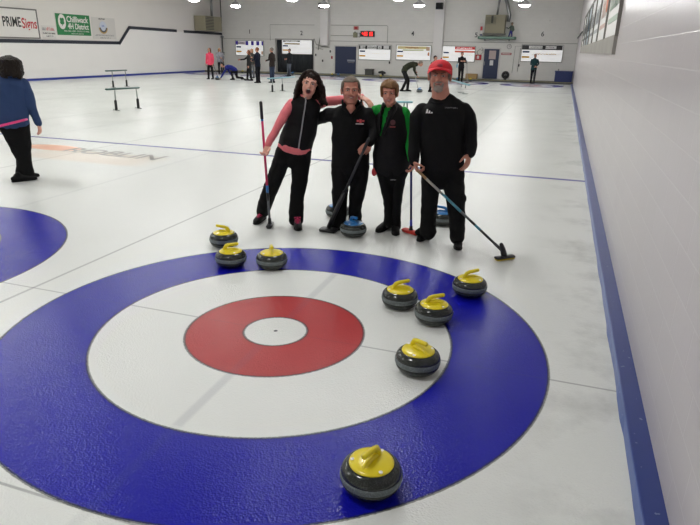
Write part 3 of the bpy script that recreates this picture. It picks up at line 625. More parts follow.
# floor lettering frozen in the neighbouring sheet
a_, b_ = gnd(68, 155), gnd(160, 156)
e = empty('ice_logo', label='faint grey letters ROBLIN with an orange swoosh painted under the ice', cat='logo')
dirv = (gnd(160, 158.5)-gnd(69, 149.5)); ang = atan2(dirv.y, dirv.x); mid = (gnd(160, 158.5)+gnd(69, 149.5))/2
mt = Matrix.Translation((mid.x, mid.y, .0005)) @ Matrix.Rotation(ang, 4, 'Z')
text('lettering', 'ROBLIN', .62, mat('ice_ink', (112, 108, 104), .35), e, mt, .0004, width=dirv.length, bold=.006)
c0 = gnd(54, 147.5); bm = bmesh.new(); lathe(bm, [(0, .0008), (.62, .0008), (.62, .0002), (0, .0002)], n=36)
bmesh.ops.transform(bm, matrix=Matrix.Translation((c0.x, c0.y, 0)) @ Matrix.Rotation(ang, 4, 'Z') @ Matrix.Diagonal((1, .42, 1, 1)), verts=bm.verts)
obj('swoosh', bm, mat('ice_orange', (222, 168, 140), .35), e); settle(e, (mid.x, mid.y, 0))
# ================================================================== CURLING STONES
def granite(name, a, b, rough):
    m = bpy.data.materials.new(name); m.use_nodes = True; nt = m.node_tree; bs = nt.nodes['Principled BSDF']; g = G(nt)
    tc = nt.nodes.new('ShaderNodeTexCoord'); f = g.noise(tc.outputs['Object'], 160, 3, .7)
    f2 = g.m('GREATER_THAN', f, .56)
    nt.links.new(g.mix(f2, lin(a), lin(b)), bs.inputs['Base Color']); bs.inputs['Roughness'].default_value = rough
    return m
GR = granite('granite_polished', (34, 38, 35), (58, 63, 59), .16); GB = granite('granite_band', (96, 104, 105), (128, 136, 136), .6)
YL = mat('handle_yellow', (228, 208, 18), .3, coat=.3); BLU = mat('handle_blue', (30, 112, 178), .3, coat=.3); WHT = mat('bolt_white', (235, 232, 228), .4)
def make_stone(hm, col, n=48):
    t = empty('curling_stone')
    bm = bmesh.new()
    prof = [(0, .003), (.055, .003), (.062, 0), (.080, .001), (.104, .008), (.122, .020), (.1335, .038), (.1380, .054)]
    lathe(bm, prof + [(.1355, .055), (0, .055)], n=n)
    lathe(bm, [(0, .082), (.1355, .082), (.1380, .083), (.1355, .094), (.128, .107), (.114, .118), (.104, .122), (.099, .1225), (0, .1225)], n=n)
    obj('granite_body', bm, GR, t, True)
    bm = bmesh.new(); lathe(bm, [(0, .054), (.1380, .054), (.1402, .058), (.1412, .068), (.1405, .079), (.1380, .083), (0, .083)], n=n); obj('striking_band', bm, GB, t, True)
    bm = bmesh.new(); lathe(bm, [(0, .12), (.100, .12), (.102, .123), (.0995, .1275), (.086, .1315), (.055, .136), (.02, .138), (0, .138)], n=n)
    tube(bm, [(-.062, 0, .131), (-.03, 0, .139), (.03, 0, .139), (.066, 0, .130)], [(.010, .012), (.015, .012), (.015, .012), (.010, .010)], side=(0, 1, 0), n=10)
    obj('cap_disc', bm, hm, t, True)
    bm = bmesh.new()
    tube(bm, [(-.050, 0, .128), (-.049, 0, .148), (-.038, 0, .166), (-.016, 0, .175), (.022, 0, .179), (.064, 0, .183)],
         [(.018, .020), (.0155, .018), (.0145, .016), (.0142, .014), (.0142, .013), (.0142, .013)], side=(0, 1, 0), n=14)
    obj('handle', bm, hm, t, True)
    for a in (60, 180, 300):
        bm = bmesh.new(); lathe(bm, [(0, .128), (.0095, .128), (.0095, .1325), (0, .1335)], (.0865*cos(radians(a)), .0865*sin(radians(a)), 0), 12); obj('screw', bm, WHT, t)
    for o in t.children: o.data.transform(Matrix.Diagonal((1, 1, 1.13, 1)))
    return t
ysrc = make_stone(YL, 'yellow'); bsrc = make_stone(BLU, 'blue'); used = {}
def stone(px, py, ix, iy, src, label, group=None, z=.057, pos=None):
    """ix, iy: which way the free end of the handle points (picture right, away)"""
    if pos is None: p = gnd(px, py, z)
    else: p = Vector(pos)
    d = r0*ix + HF*iy; a = atan2(d.y, d.x)
    o = src if src not in used else copy_tree(src); used[src] = 1
    o.location = (p.x, p.y, 0); o.rotation_euler = (0, 0, a); tag(o, label, 'curling stone', group); return o
YG = 'yellow-handled curling stones around the house'
stone(224, 240.5, -1, .1, ysrc, 'yellow-handled curling stone just outside the blue ring at its far edge', YG)
stone(231, 259.5, 1, .05, ysrc, 'yellow-handled curling stone on the ring directly in front of the one outside it', YG)
stone(271.8, 261.3, .25, -1, ysrc, 'yellow-handled curling stone on the far blue ring with its handle seen end on', YG)
stone(399.7, 299.3, 1, .25, ysrc, 'yellow-handled curling stone in the white ring, farther of the close pair', YG)
stone(433.5, 314.3, 1, .15, ysrc, 'yellow-handled curling stone at the inner edge of the blue ring, nearer of the close pair', YG)
stone(469.5, 288, 1, .35, ysrc, 'yellow-handled curling stone on the blue ring closest to the capped man', YG)
stone(417.5, 362, .6, -.8, ysrc, 'yellow-handled curling stone alone in the white ring by the tee line', YG)
stone(371, 477, -.55, -.8, ysrc, 'yellow-handled curling stone on the blue ring nearest the camera', YG)
BG = 'blue-handled curling stones at the feet of the players'
stone(353.2, 230.5, .5, -.8, bsrc, 'blue-handled curling stone in front of the grey-haired man, beside his black broom head', BG)
stone(442, 219.5, -1, .3, bsrc, 'blue-handled curling stone seen between the legs of the capped man', BG)
stone(337.5, 212.5, .8, -.4, bsrc, 'blue-handled curling stone half hidden behind the legs of the grey-haired man', BG)
stone(0, 0, -1, 0, bsrc, 'dark curling stone being released by the crouching player in blue', 'stones in play on the far sheets', pos=(*gnd(217.5, 80)[:2], 0))
stone(0, 0, 1, 0, bsrc, 'dark curling stone just ahead of the stooping sweeper', 'stones in play on the far sheets', pos=(*gnd(419.5, 92.3)[:2], 0))
far_st = [(-13.4, 36.9), (-13.0, 37.05), (-9.9, 36.9), (-16.4, 36.95), (-15.6, 37.0), (-19.6, 36.95), (-20.4, 37.0), (-21.0, 36.9), (-5.2, 36.95), (-4.75, 37.0), (-3.9, 36.9)]
for i, (x, y) in enumerate(far_st):
    stone(0, 0, 1, .3, bsrc if i % 2 else ysrc, 'dark curling stone at the far kerb, ' + ['left one of a pair below scoreboard three', 'right one of a pair below scoreboard three', 'alone below scoreboard four', 'right of the curtain, first of two', 'right of the curtain, second of two', 'just left of the curtain', 'second left of the curtain', 'third left of the curtain', 'below the red scoreboard, first of two', 'below the red scoreboard, second of two', 'below the carton'][i], 'stones waiting at the far kerb', pos=(x, y, 0))

# ================================================================== BENCHES
gtop = mat('bench_green', (44, 78, 74), .4); ptop = mat('bench_teal_lit', (110, 158, 170), .35); foam = mat('foot_foam', (24, 26, 26), .7); rod = mat('rod_grey', (140, 146, 142), .35, metal=.4)  # pale teal has the light reflected off those tops put into its colour
def bench(pl, pr, topy, xl, xr, m, label, sleeve=True):
    a, b = gnd(*pl), gnd(*pr); at, sd, hf = plane_at((a+b)/2)
    zt = at((pl[0]+pr[0])/2, topy).z; d = (b-a).normalized(); k = (b-a).length/(pr[0]-pl[0])
    e = empty('stand_bench', label=label, cat='bench', group='low stands on the ice')
    A = a-d*k*(pl[0]-xl); B = b+d*k*(xr-pr[0]); nrm = V(-d.y, d.x, 0)
    bm = bmesh.new(); tube(bm, [A+V(0, 0, zt), B+V(0, 0, zt)], [(.085, .03)]*2, side=nrm, n=16); obj('top', bm, m, e, True)
    for q in (a, b):
        s_ = 1 if q is b else -1
        bm = bmesh.new(); tube(bm, [q+V(0, 0, .25), q+V(0, 0, zt-.02)-d*s_*.02], .018, n=10, cap=False); lg = obj('leg', bm, rod, e, True)
        if sleeve: bm = bmesh.new(); tube(bm, [q+V(0, 0, .02), q+V(0, 0, .27)], .04, n=12); obj('foam_sleeve', bm, foam, lg, True)
        bm = bmesh.new(); tube(bm, [q+nrm*.14+V(0, 0, .015), q-nrm*.14+V(0, 0, .015)], .014, n=8); obj('foot_bar', bm, rod, lg, True)
    settle(e, ((a.x+b.x)/2, (a.y+b.y)/2, 0))
bench((116.5, 110.5), (138.5, 108.5), 88.3, 109.5, 140, gtop, 'dark green topped low stand on the ice, nearer of the two by the left wall')
bench((113.5, 87.5), (127, 86.5), 70.5, 108.5, 127.5, gtop, 'dark green topped low stand on the ice, farther of the two by the left wall')
bench((272.5, 92), (282.5, 91), 78, 269, 295, ptop, 'pale teal topped low stand left of the laughing woman')
bench((461, 92.5), (465, 94), 83.5, 449, 468, ptop, 'pale teal topped low stand just right of the capped man', False)
bench((403, 118), (407, 118), 102, 397, 411, ptop, 'pale teal topped low stand between the short-haired woman and the capped man', False)

# ================================================================== BROOMS
def shaft(e, p0, p1, segs, r=.013):
    """segs: (from, to, material, name, radius factor) along the shaft from the head (0) to the grip end (1)"""
    for (a, b, m_, nm, k) in segs:
        bm = bmesh.new(); tube(bm, [p0.lerp(p1, a), p0.lerp(p1, b)], r*k, n=12, cap=(b == 1)); obj(nm, bm, m_, e, True)
def broom_head(e, p0, p1, hd, m_top, m_pad, L=.19, W=.075, dt=None, tilt=0):
    """pad on the ice under p0, long axis hd"""
    hd = Vector(hd).normalized(); c = V(p0.x, p0.y, 0)
    b = V(-hd.y, hd.x, 0)
    bm = bmesh.new(); tube(bm, [c-hd*L/2+V(0, 0, .026), c+hd*L/2+V(0, 0, .026)], [(W/2, .014)]*2, side=b, n=16); obj('head_plate', bm, m_top, e, True)
    bm = bmesh.new(); tube(bm, [c-hd*L*.48+V(0, 0, .010), c+hd*L*.48+V(0, 0, .010)], [(W*.45, .010)]*2, side=b, n=16); obj('brush_pad', bm, m_pad, e, True)
    bm = bmesh.new(); tube(bm, [c+V(0, 0, .03), p0.lerp(p1, .035)], [.022, .017], n=12); ell(bm, c+V(0, 0, .04), (.026, .026, .015)); obj('swivel', bm, dkc, e, True)
pinkc = mat('shaft_pink', (206, 24, 92), .3); bluec = mat('shaft_blue', (28, 110, 180), .35); dkc = mat('shaft_black', (24, 24, 28), .35); greyc = mat('shaft_grey', (90, 94, 98), .35)
bluedk = mat('shaft_navy', (28, 44, 104), .35); tealc = mat('shaft_teal', (60, 130, 150), .35); redpad = mat('pad_red', (214, 56, 44), .6); yel = mat('pad_yellow', (214, 190, 40), .6)
# ================================================================== PEOPLE
def skin(name, c): return mat('skin_'+name, c, .5, mott=.06, mscale=14)
def cloth(name, c, rough=.85, bump=.25, bs=90): return mat(name, c, rough, bump=bump, bscale=bs, spec=.22)
def frame(f, up=V(0, 0, 1)):
    f = Vector(f).normalized(); x = f.cross(Vector(up)).normalized(); u = x.cross(f).normalized()
    return Matrix((x, f, u)).transposed()
def head_bm(bm, c, R, k=1, fem=False, mouth_open=False, ears=True):
    def E_(p, r): ell(bm, c+R@(Vector(p)*k), tuple(v*k for v in r), rot=R, seg=20, rings=14)
    E_((0, -.014, .034), (.076, .095, .086)); E_((0, .022, -.03), (.061 if fem else .066, .070, .084)); E_((0, .046, -.088), (.033 if fem else .042, .034, .026))
    E_((0, .012, -.066), (.052 if fem else .062, .056, .045))
    for s in (-1, 1):
        E_((s*.029, .079, .028), (.026, .014, .009)); E_((s*.036, .068, -.028), (.022, .022, .022))
        if ears: E_((s*.079, -.006, -.008), (.010, .019, .031)); E_((s*.083, .0, .008), (.007, .014, .015))
        E_((s*.012, .098, -.028), (.009, .011, .008))
    tube(bm, [c+R@V(0, .084, .022)*k, c+R@V(0, .098, .0)*k, c+R@V(0, .109, -.024)*k], [.009*k, .011*k, .014*k], n=10)
    if not mouth_open: E_((0, .083, -.054), (.026, .014, .012))
def face_parts(e, c, R, k=1, fem=False, mouth='closed', brow=(70, 56, 46), lip=(160, 92, 86), eye=(46, 38, 32), squint=1):
    def part(nm, m_, shapes):
        bm = bmesh.new()
        for p, r in shapes: ell(bm, c+R@(Vector(p)*k), tuple(v*k for v in r), rot=R, seg=14, rings=8)
        return obj(nm, bm, m_, e, True)
    for s in (-1, 1):
        o = part('eye', mat('eye_white', (190, 182, 176), .3), [((s*.029, .081, .008), (.0145, .009, .0075*squint))])
        bm = bmesh.new(); ell(bm, c+R@(V(s*.029, .0865, .008)*k), (.0068*k, .005*k, .0062*k*squint), rot=R, seg=12, rings=8); obj('iris', bm, mat('iris_%d_%d_%d' % eye, eye, .2), o, True)
        bm = bmesh.new(); tube(bm, [c+R@(V(s*.012, .091, .024)*k), c+R@(V(s*.03, .090, .030)*k), c+R@(V(s*.047, .080, .024)*k)], [(.0035*k, .004*k)]*3, n=8); obj('eyebrow', bm, mat('brow_%d_%d_%d' % brow, brow, .8), e, True)
    lm = mat('lip_%d_%d_%d' % lip, lip, .45)
    if mouth == 'open':
        part('mouth', mat('mouth_dark', (52, 16, 18), .5), [((0, .078, -.060), (.021, .016, .024))])
        part('teeth', mat('teeth', (226, 218, 206), .3), [((0, .086, -.044), (.016, .0085, .005))])
        bm = bmesh.new(); pts = [c+R@(V(.024*cos(a), .086-.006*abs(cos(a)), -.060+.027*sin(a))*k) for a in [2*pi*i/16 for i in range(17)]]; tube(bm, pts, .0048*k, n=8, cap=False); obj('lips', bm, lm, e, True)
    else:
        w_ = .026; bm = bmesh.new(); up = .006 if mouth == 'smile' else .0
        tube(bm, [c+R@(V(-w_, .084, -.052+up)*k), c+R@(V(0, .096, -.056)*k), c+R@(V(w_, .084, -.052+up)*k)], [.003*k, .0062*k, .003*k], n=8); obj('lips', bm, lm, e, True)
        if mouth == 'smile': part('teeth', mat('teeth', (226, 218, 206), .3), [((0, .0985, -.0535), (.014, .004, .003))])
def hand_bm(bm, w, d, n, curl=.9, thumb=1, k=1.0, spread=.0):
    """w wrist, d towards the fingers, n the way the palm faces"""
    d = Vector(d).normalized(); n = Vector(n); n = (n-d*n.dot(d)).normalized(); s = d.cross(n)
    tube(bm, [w-d*.03*k, w+d*.01*k, w+d*.05*k, w+d*.088*k], [(.026*k, .02*k), (.027*k, .018*k), (.038*k, .016*k), (.040*k, .014*k)], side=s, n=14)
    for i, (o_, L) in enumerate(((-.030, .80), (-.010, .95), (.010, 1.0), (.030, .92))):
        p = w+d*(.082-(.006 if i in (0,) else 0))*k+s*o_*k*thumb; dd = d.copy(); pts = [p-dd*.02*k, p]; a = 0
        for sl in (.042, .027, .022):
            a += curl*.62; q = (d*cos(a)+n*sin(a)) + s*o_*thumb*spread*8; q.normalize(); p = p+q*sl*L*k; pts.append(p)
        tube(bm, pts, [.0095*k, .0095*k, .009*k, .0085*k, .0075*k], n=8)
    p = w+d*.022*k+s*.030*k*thumb; q1 = (d*.6+s*.55*thumb+n*.5).normalized(); q2 = (d*.8+s*.05*thumb+n*(.35+curl*.35)).normalized()
    tube(bm, [p-q1*.012*k, p+q1*.03*k, p+q1*.03*k+q2*.032*k, p+q1*.03*k+q2*.056*k], [.013*k, .0125*k, .011*k, .0085*k], n=8)
def shoe(e, ankle, d, m_, msole, L=.285, trim_m=None, z0=0.0, pitch=0, name='shoe'):
    d = Vector(d); d.z = 0; d.normalize(); s = V(d.y, -d.x, 0); g = V(ankle.x, ankle.y, z0)
    def Q(a, h, o=0):
        a *= L/.285
        hh = h+max(0, (.17-a))*pitch*1.0
        return g+d*a+V(0, 0, hh)+s*o
    bm = bmesh.new()
    tube(bm, [Q(-.085, .05), Q(-.04, .055), Q(.03, .05), Q(.09, .042), Q(.14, .036), Q(.175, .032)], [(.032, .034), (.038, .046), (.041, .044), (.046, .034), (.043, .028), (.03, .02)], side=s, n=14)
    tube(bm, [Q(-.03, .05), Q(-.02, .11)], [(.038, .045), (.036, .040)], side=s, n=14)
    sh = fuse(bm, .007, 2, mat_=m_, name=name, parent=e)
    bm = bmesh.new(); tube(bm, [Q(-.095, .012), Q(-.04, .012), Q(.04, .012), Q(.10, .012), Q(.16, .012), Q(.185, .014)], [(.03, .012), (.039, .0125), (.040, .0125), (.047, .0125), (.042, .0125), (.026, .010)], side=s, n=14); obj('sole', bm, msole, sh, True)
    if trim_m:
        bm = bmesh.new()
        for a, h in ((.025, .098), (.05, .086), (.075, .078), (.10, .070)): tube(bm, [Q(a, h-.012, -.026), Q(a+.005, h+.004, 0), Q(a, h-.012, .026)], .0075, n=6)
        tube(bm, [Q(-.0, .105, -.03), Q(.01, .112, 0), Q(-.0, .105, .03)], .009, n=6); obj('laces', bm, trim_m, sh, True)
def shell(c, R, k, r, keep, thick=.012, nz=.004, m_=None, name='hair', e=None, off=(0, 0, 0), seg=56, rings=40, nsc=30):
    """a cap of hair or cloth: part of an ellipsoid, thickened and roughened"""
    bm = bmesh.new(); bmesh.ops.create_uvsphere(bm, u_segments=seg, v_segments=rings, radius=1)
    for v in bm.verts: v.co = V(v.co.x*r[0]+off[0], v.co.y*r[1]+off[1], v.co.z*r[2]+off[2])
    bmesh.ops.delete(bm, geom=[f for f in bm.faces if not keep(f.calc_center_median())], context='FACES')
    for v in bm.verts:
        if nz: v.co += v.normal*(noise.noise(V(v.co.x*nsc*2, v.co.y*nsc, v.co.z*nsc*.6))*nz)
    bm.normal_update()
    r_ = bmesh.ops.extrude_face_region(bm, geom=bm.faces[:]); vs = [v for v in r_['geom'] if isinstance(v, bmesh.types.BMVert)]
    for v in vs: v.co *= (1-thick/.09)
    bm.transform(Matrix.Translation(c) @ R.to_4x4() @ Matrix.Diagonal((k, k, k, 1)))
    return obj(name, bm, m_, e, True)
def rows(at, L):
    """(xl, xr, y, D, depth) pixel rows to loft sections"""
    P, Rr = [], []
    for (xl, xr, y, D, dep) in L:
        a, b = at(xl, y, D), at(xr, y, D); P.append((a+b)/2); Rr.append(((a-b).length/2, dep))
    return P, Rr
def add(bm, pr, side, n=24): tube(bm, pr[0], pr[1], side=side, n=n)
def shrink(pr, k=.82): return pr[0], [(a*k, b*k) for a, b in pr[1]]
def arm_tube(bm, A, extra=0, n=14): tube(bm, [p for p, r in A], [r+extra for p, r in A], n=n)

def person(label, group=None): return empty('person', label=label, cat='person', group=group)
BLKF = cloth('black_fleece', (13, 13, 14)); BLKT = cloth('black_trouser', (11, 11, 12), .85); BLKV = cloth('black_vest', (15, 14, 16), .65, bump=.2, bs=40)
SHOE = mat('shoe_black', (9, 9, 10), .6, spec=.25); SOLE = mat('shoe_sole', (14, 14, 15), .7, spec=.25)

# ---------- woman laughing, pink sleeves
def woman_pink():
    base = gnd(297, 226); at, sd, hf = plane_at(base)
    e = person('laughing woman with long dark curls, pink sleeves and a black zip vest')
    sk = skin('fair', (222, 164, 144)); pk = cloth('pink_knit', (226, 122, 128), .8); f = -hf
    # torso
    torso = rows(at, [(277.5, 311, 148, 0, .125), (279.5, 313, 141, 0, .13), (285, 317, 128, .02, .115), (289, 319.5, 113, .02, .125), (289.5, 321, 104, .02, .11), (295, 316, 99.5, .02, .075), (300, 312, 97, .02, .06)])
    armR = [(at(292.5, 103, .03), .052), (at(286, 112, -.03), .049), (at(278.5, 125, -.1), .044), (at(271.5, 138, -.16), .037), (at(267.5, 145, -.2), .030)]
    armL = [(at(317.5, 104, .05), .052), (at(326, 101.5, .13), .050), (at(337, 100.5, .2), .047), (at(347, 99, .17), .044), (at(357, 96.5, .12), .038), (at(362, 97, .05), .031)]
    lR = rows(at, [(276, 292, 151, 0, .10), (273.5, 290, 160, -.02, .09), (267.5, 283, 178, -.02, .072), (261, 276, 194, 0, .058), (257, 270.5, 208, .08, .062), (256.5, 268.5, 213.5, .10, .06)])
    lL = rows(at, [(290, 311.5, 151, 0, .10), (291, 310.5, 160, 0, .09), (291.5, 307.5, 180, -.02, .072), (290.5, 304, 196, .0, .058), (289, 303.5, 212, .03, .062), (288.5, 303, 221, .03, .062)])
    gR = gnd(261.5, 220.5); dR = (gR-base).dot(hf); lR = rows(at, [(276, 292, 151, 0, .10), (273.5, 290, 160, .0, .09), (267.5, 283, 178, dR*.3, .072), (261, 276, 194, dR*.6, .058), (257, 270.5, 208, dR*.9, .062), (256.5, 268.5, 213, dR, .06)])
    hc = at(309.6, 84.5, -.03); up = (at(311.3, 74, 0)-at(307.8, 96, .0)).normalized(); R = frame((f+up*.06-sd*.05), up) @ Matrix.Diagonal((1.1, 1, 1.04))
    bm = bmesh.new(); head_bm(bm, hc, R, 1.02, True, True, ears=False)
    tube(bm, [hc+R@V(0, -.02, -.05), at(306.5, 98, .0), at(305, 103, .02)], [.052, .05, .056])
    add(bm, shrink(torso), sd); arm_tube(bm, armR, -.010); arm_tube(bm, armL, -.010); add(bm, shrink(lR), sd); add(bm, shrink(lL), sd)
    gp = at(265.2, 150, -.24)
    hand_bm(bm, at(267.3, 145.5, -.2), (at(265.6, 153, -.23)-at(267.3, 145.5, -.2)), -sd*.5-f*.0+hf*-.9, 1.25, -1, 1.0)
    hand_bm(bm, at(362, 96.8, .04), (at(368, 101, -.02)-at(362, 96.8, .04)), V(0, 0, -1)-f*.2, .42, -1, 1.05, spread=.25)
    fuse(bm, .006, 2, mat_=sk, name='body', parent=e)
    face_parts(e, hc, R, 1.02, True, 'open', brow=(60, 42, 34), lip=(170, 84, 82))
    bm = bmesh.new(); arm_tube(bm, armR); arm_tube(bm, armL)
    add(bm, rows(at, [(278, 310.5, 150.5, 0, .128), (278, 311.5, 146, 0, .128)]), sd)
    add(bm, ([(at(305.6, 98, .02)), at(305.2, 101, .02), at(304, 106, .02)], [(.067, .062), (.078, .07), (.15, .09)]), sd)
    fuse(bm, .008, 2, fold=.006, mat_=pk, name='sweater', parent=e)
    bm = bmesh.new(); add(bm, torso, sd, 32)
    vest = fuse(bm, .008, 2, fold=.006, fscale=5, mat_=BLKV, name='vest', parent=e)
    # collar and zip on the front
    bm = bmesh.new(); tube(bm, [at(305.3, 100.5, .02), at(305.8, 97.2, .01)], [(.078, .072), (.070, .066)], side=sd, n=24, cap=False); obj('collar', bm, BLKV, vest, True)
    bm = bmesh.new(); pts = [at(305.6, 97.5, -.07), at(305.8, 101, -.105), at(304.9, 108, -.118), at(303.2, 118, -.122), at(301.5, 130, -.118), at(299.8, 140, -.135), at(298.6, 148.5, -.132)]; tube(bm, pts, [(.007, .006)]*7, side=sd, n=8); obj('zip', bm, mat('zip_silver', (150, 150, 154), .4), vest, True)
    bm = bmesh.new(); add(bm, rows(at, [(282, 308, 160, 0, .10), (277, 311.5, 152, 0, .12), (278, 311, 147, 0, .118)]), sd); add(bm, lR, sd); add(bm, lL, sd)
    fuse(bm, .008, 3, fold=.006, mat_=BLKT, name='trousers', parent=e)
    lace = mat('lace_pink', (206, 48, 98), .6)
    gL = gnd(297.5, 226)
    shoe(e, gR-hf*.01, -hf-sd*.35, SHOE, SOLE, trim_m=lace); shoe(e, gL-hf*.03, -hf+sd*.05, SHOE, SOLE, trim_m=lace)
    # curls
    bm = bmesh.new(); rr = random.Random(3); hk = 1.02
    ell(bm, hc+R@V(0, -.024, .058), (.090, .098, .079), rot=R, seg=24, rings=16)
    for s_ in (-1, 1): tube(bm, [hc+R@V(0, .035, .128), hc+R@V(s_*.062, .045, .100), hc+R@V(s_*.094, .018, .035), hc+R@V(s_*.102, .0, -.03)], [.015, .015, .014, .014], n=8)
    for i in range(44):
        a = radians(-8+196*i/43)+pi*0 ; sx = cos(a); sy = -sin(a)
        st = hc+R@V(sx*.070, sy*.075-.012, .075-.03*rr.random())
        mid = hc+R@V(sx*(.120 if sx < 0 else .100), sy*.095-.02, .0); lean = -sd*(.05 if sx < 0 else -.0)
        lowx = sx*(.205 if sx < 0 else .125)
        end = hc+R@V(lowx, sy*.10-.03, -.075)+V(0, 0, -.05-.05*rr.random())+lean*(.9+rr.random()*.6)
        pts = []
        for j in range(9):
            t = j/8; p = (st.lerp(mid, min(1, t*2)) if t < .5 else mid.lerp(end, (t-.5)*2))
            p = p+sd*sin(t*14+i*1.3)*.017*t+hf*cos(t*12+i*1.7)*.016*t; pts.append(p)
        tube(bm, pts, [.021, .022, .022, .021, .021, .021, .021, .019, .014], n=8)
    fuse(bm, .0065, 1, fold=.006, fscale=26, mat_=mat('hair_dark_brown', (34, 22, 17), .5, spec=.2, bump=.4, bscale=60), name='hair', parent=e)
    settle(e, (base.x, base.y, 0))
    # her broom
    b = empty('curling_broom', label='curling broom with a bright pink shaft and blue lower collar held by the laughing woman', cat='broom')
    hd = gnd(270, 226.8); top = at(260.8, 102.5, -.26); p0 = V(hd.x, hd.y, .05)
    mid_ = p0.lerp(top, .5)
    shaft(b, p0, top, [(.0, .22, greyc, 'lower_shaft', 1.0), (.2, .27, dkc, 'joint', 1.15), (.27, .335, bluec, 'blue_collar', 1.15), (.335, .86, pinkc, 'shaft', 1.0), (.86, .90, bluec, 'blue_ring', 1.08), (.88, 1, dkc, 'grip', 1.3)], .0125)
    broom_head(b, V(hd.x, hd.y, 0.05), top, hf*1+sd*.12, dkc, dkc, L=.17, W=.065)
    settle(b, hd)
woman_pink()

# ---------- grey haired man
def man_grey():
    base = gnd(347, 229); at, sd, hf = plane_at(base); f = -hf
    e = person('grey-haired man in a black jacket leaning on a black broom')
    sk = skin('ruddy', (190, 128, 108))
    torso = rows(at, [(331.5, 369, 166, 0, .135), (331.5, 369, 155, 0, .14), (332, 369.5, 140, 0, .145), (332, 370.5, 126, .02, .15), (331, 371.5, 117, .02, .14), (336, 368, 109, .02, .11), (343, 361, 104.5, .02, .075)])
    armR = [(at(336, 115, .03), .072), (at(328, 115, .10), .068), (at(320, 118.5, .2), .060), (at(311, 123, .26), .05), (at(303, 127, .22), .042), (at(297, 131, .2), .035)]
    armL = [(at(368, 114, .0), .070), (at(371, 121, -.02), .064), (at(374.3, 130, -.06), .056), (at(373, 138, -.13), .048), (at(369.5, 143.5, -.18), .042)]
    lR = rows(at, [(331.5, 350, 166, 0, .11), (331.5, 349.5, 178, 0, .10), (332, 347.5, 194, -.01, .085), (332.5, 346.5, 208, 0, .075), (333, 346.5, 219, .0, .078), (332.5, 346, 225, .0, .076)])
    lL = rows(at, [(350, 369.5, 166, 0, .11), (350, 368, 178, 0, .10), (349.5, 364.5, 194, .0, .085), (348.5, 361, 208, .02, .075), (348.5, 361.5, 217, .04, .078), (348, 360.5, 223, .04, .076)])
    hc = at(350.8, 90.5, -.04); R = frame(f+sd*.03+V(0, 0, -.02), V(0, 0, 1)-sd*.02) @ Matrix.Diagonal((1.05, 1, 1))
    bm = bmesh.new(); head_bm(bm, hc, R, 1.13)
    tube(bm, [hc+R@V(0, -.02, -.05), at(351.5, 104, .0), at(352, 110, .02)], [.064, .066, .07])
    add(bm, shrink(torso, .86), sd); arm_tube(bm, armR, -.012); arm_tube(bm, armL, -.012); add(bm, shrink(lR), sd); add(bm, shrink(lL), sd)
    hand_bm(bm, at(369.5, 143.2, -.18), at(364.5, 148, -.2)-at(369.5, 143.2, -.18), V(0, 0, -.2)+hf*.9, .95, 1, 1.1)
    hand_bm(bm, at(297, 131, .2), at(293, 133.5, .19)-at(297, 131, .2), -hf, .5, 1, 1.0)
    fuse(bm, .006, 2, mat_=sk, name='body', parent=e)
    face_parts(e, hc, R, 1.13, False, 'smile', brow=(120, 104, 92), lip=(150, 92, 82), squint=.7)
    bm = bmesh.new(); add(bm, torso, sd, 32); arm_tube(bm, armR); arm_tube(bm, armL)
    j = fuse(bm, .008, 8, fold=.008, fscale=5, mat_=BLKF, name='jacket', parent=e)
    # open collar wings
    bm = bmesh.new()
    for s, pts in ((-1, [(342.5, 101.5, .02), (343, 106, -.08), (349.5, 114.5, -.155)]), (1, [(361.5, 101.5, .02), (360.5, 106, -.08), (351.5, 115, -.16)])):
        tube(bm, [at(*p) for p in pts], [(.030, .012), (.030, .012), (.014, .008)], side=V(0, 0, 1), n=10)
    fuse(bm, .006, 2, mat_=BLKF, name='collar', parent=j)
    bm = bmesh.new(); ell(bm, at(350.8, 109, -.085), (.05, .035, .06), rot=frame(f)); obj('open_neck', bm, sk, e, True)
    # chest logo
    rr = random.Random(2); bm = bmesh.new(); lx = at(360.2, 121, -.155)
    Rl = frame(f); 
    for q in range(3): box(bm, tuple(V(-.042+.028*q, -.004, -.018+rr.random()*.01)), tuple(V(-.02+.028*q, .004, .018-rr.random()*.01)))
    bm.transform(Matrix.Translation(lx) @ Rl.to_4x4()); lo = obj('chest_logo', bm, mat('logo_red', (190, 66, 72), .7), j)
    bm = bmesh.new(); box(bm, (-.035, -.003, -.034), (.045, .004, -.024)); bm.transform(Matrix.Translation(lx) @ Rl.to_4x4()); obj('chest_logo_line', bm, mat('logo_pale', (186, 176, 176), .7), j)
    bm = bmesh.new(); add(bm, rows(at, [(338, 362, 175, 0, .10), (332, 369, 166, 0, .13), (333, 368, 158, 0, .125)]), sd); add(bm, lR, sd); add(bm, lL, sd)
    fuse(bm, .008, 3, fold=.008, mat_=BLKT, name='trousers', parent=e)
    shoe(e, gnd(339, 226)+hf*.03, -hf-sd*.5, SHOE, SOLE); shoe(e, gnd(356, 223)+hf*.06, -hf+sd*.2, SHOE, SOLE)
    hm = mat('hair_grey_brown', (104, 92, 80), .6, spec=.2, bump=.4, bscale=120)
    shell(hc, R, 1.13, (.084, .104, .094), lambda c: (c.z > .078-.0*c.y) or (c.y < .028 and c.z > -.01) or (c.y < -.03 and c.z > -.055) or (abs(c.x) > .062 and c.y < .045 and c.z > .03), .013, .004, hm, 'hair', e, off=(0, -.016, .030))
    settle(e, (base.x, base.y, 0))
    b = empty('curling_broom', label='all black curling broom slanting in front of the grey-haired man', cat='broom')
    hd = gnd(328.7, 231.5); top = at(368.8, 139, -.24); p0 = V(hd.x, hd.y, .05)
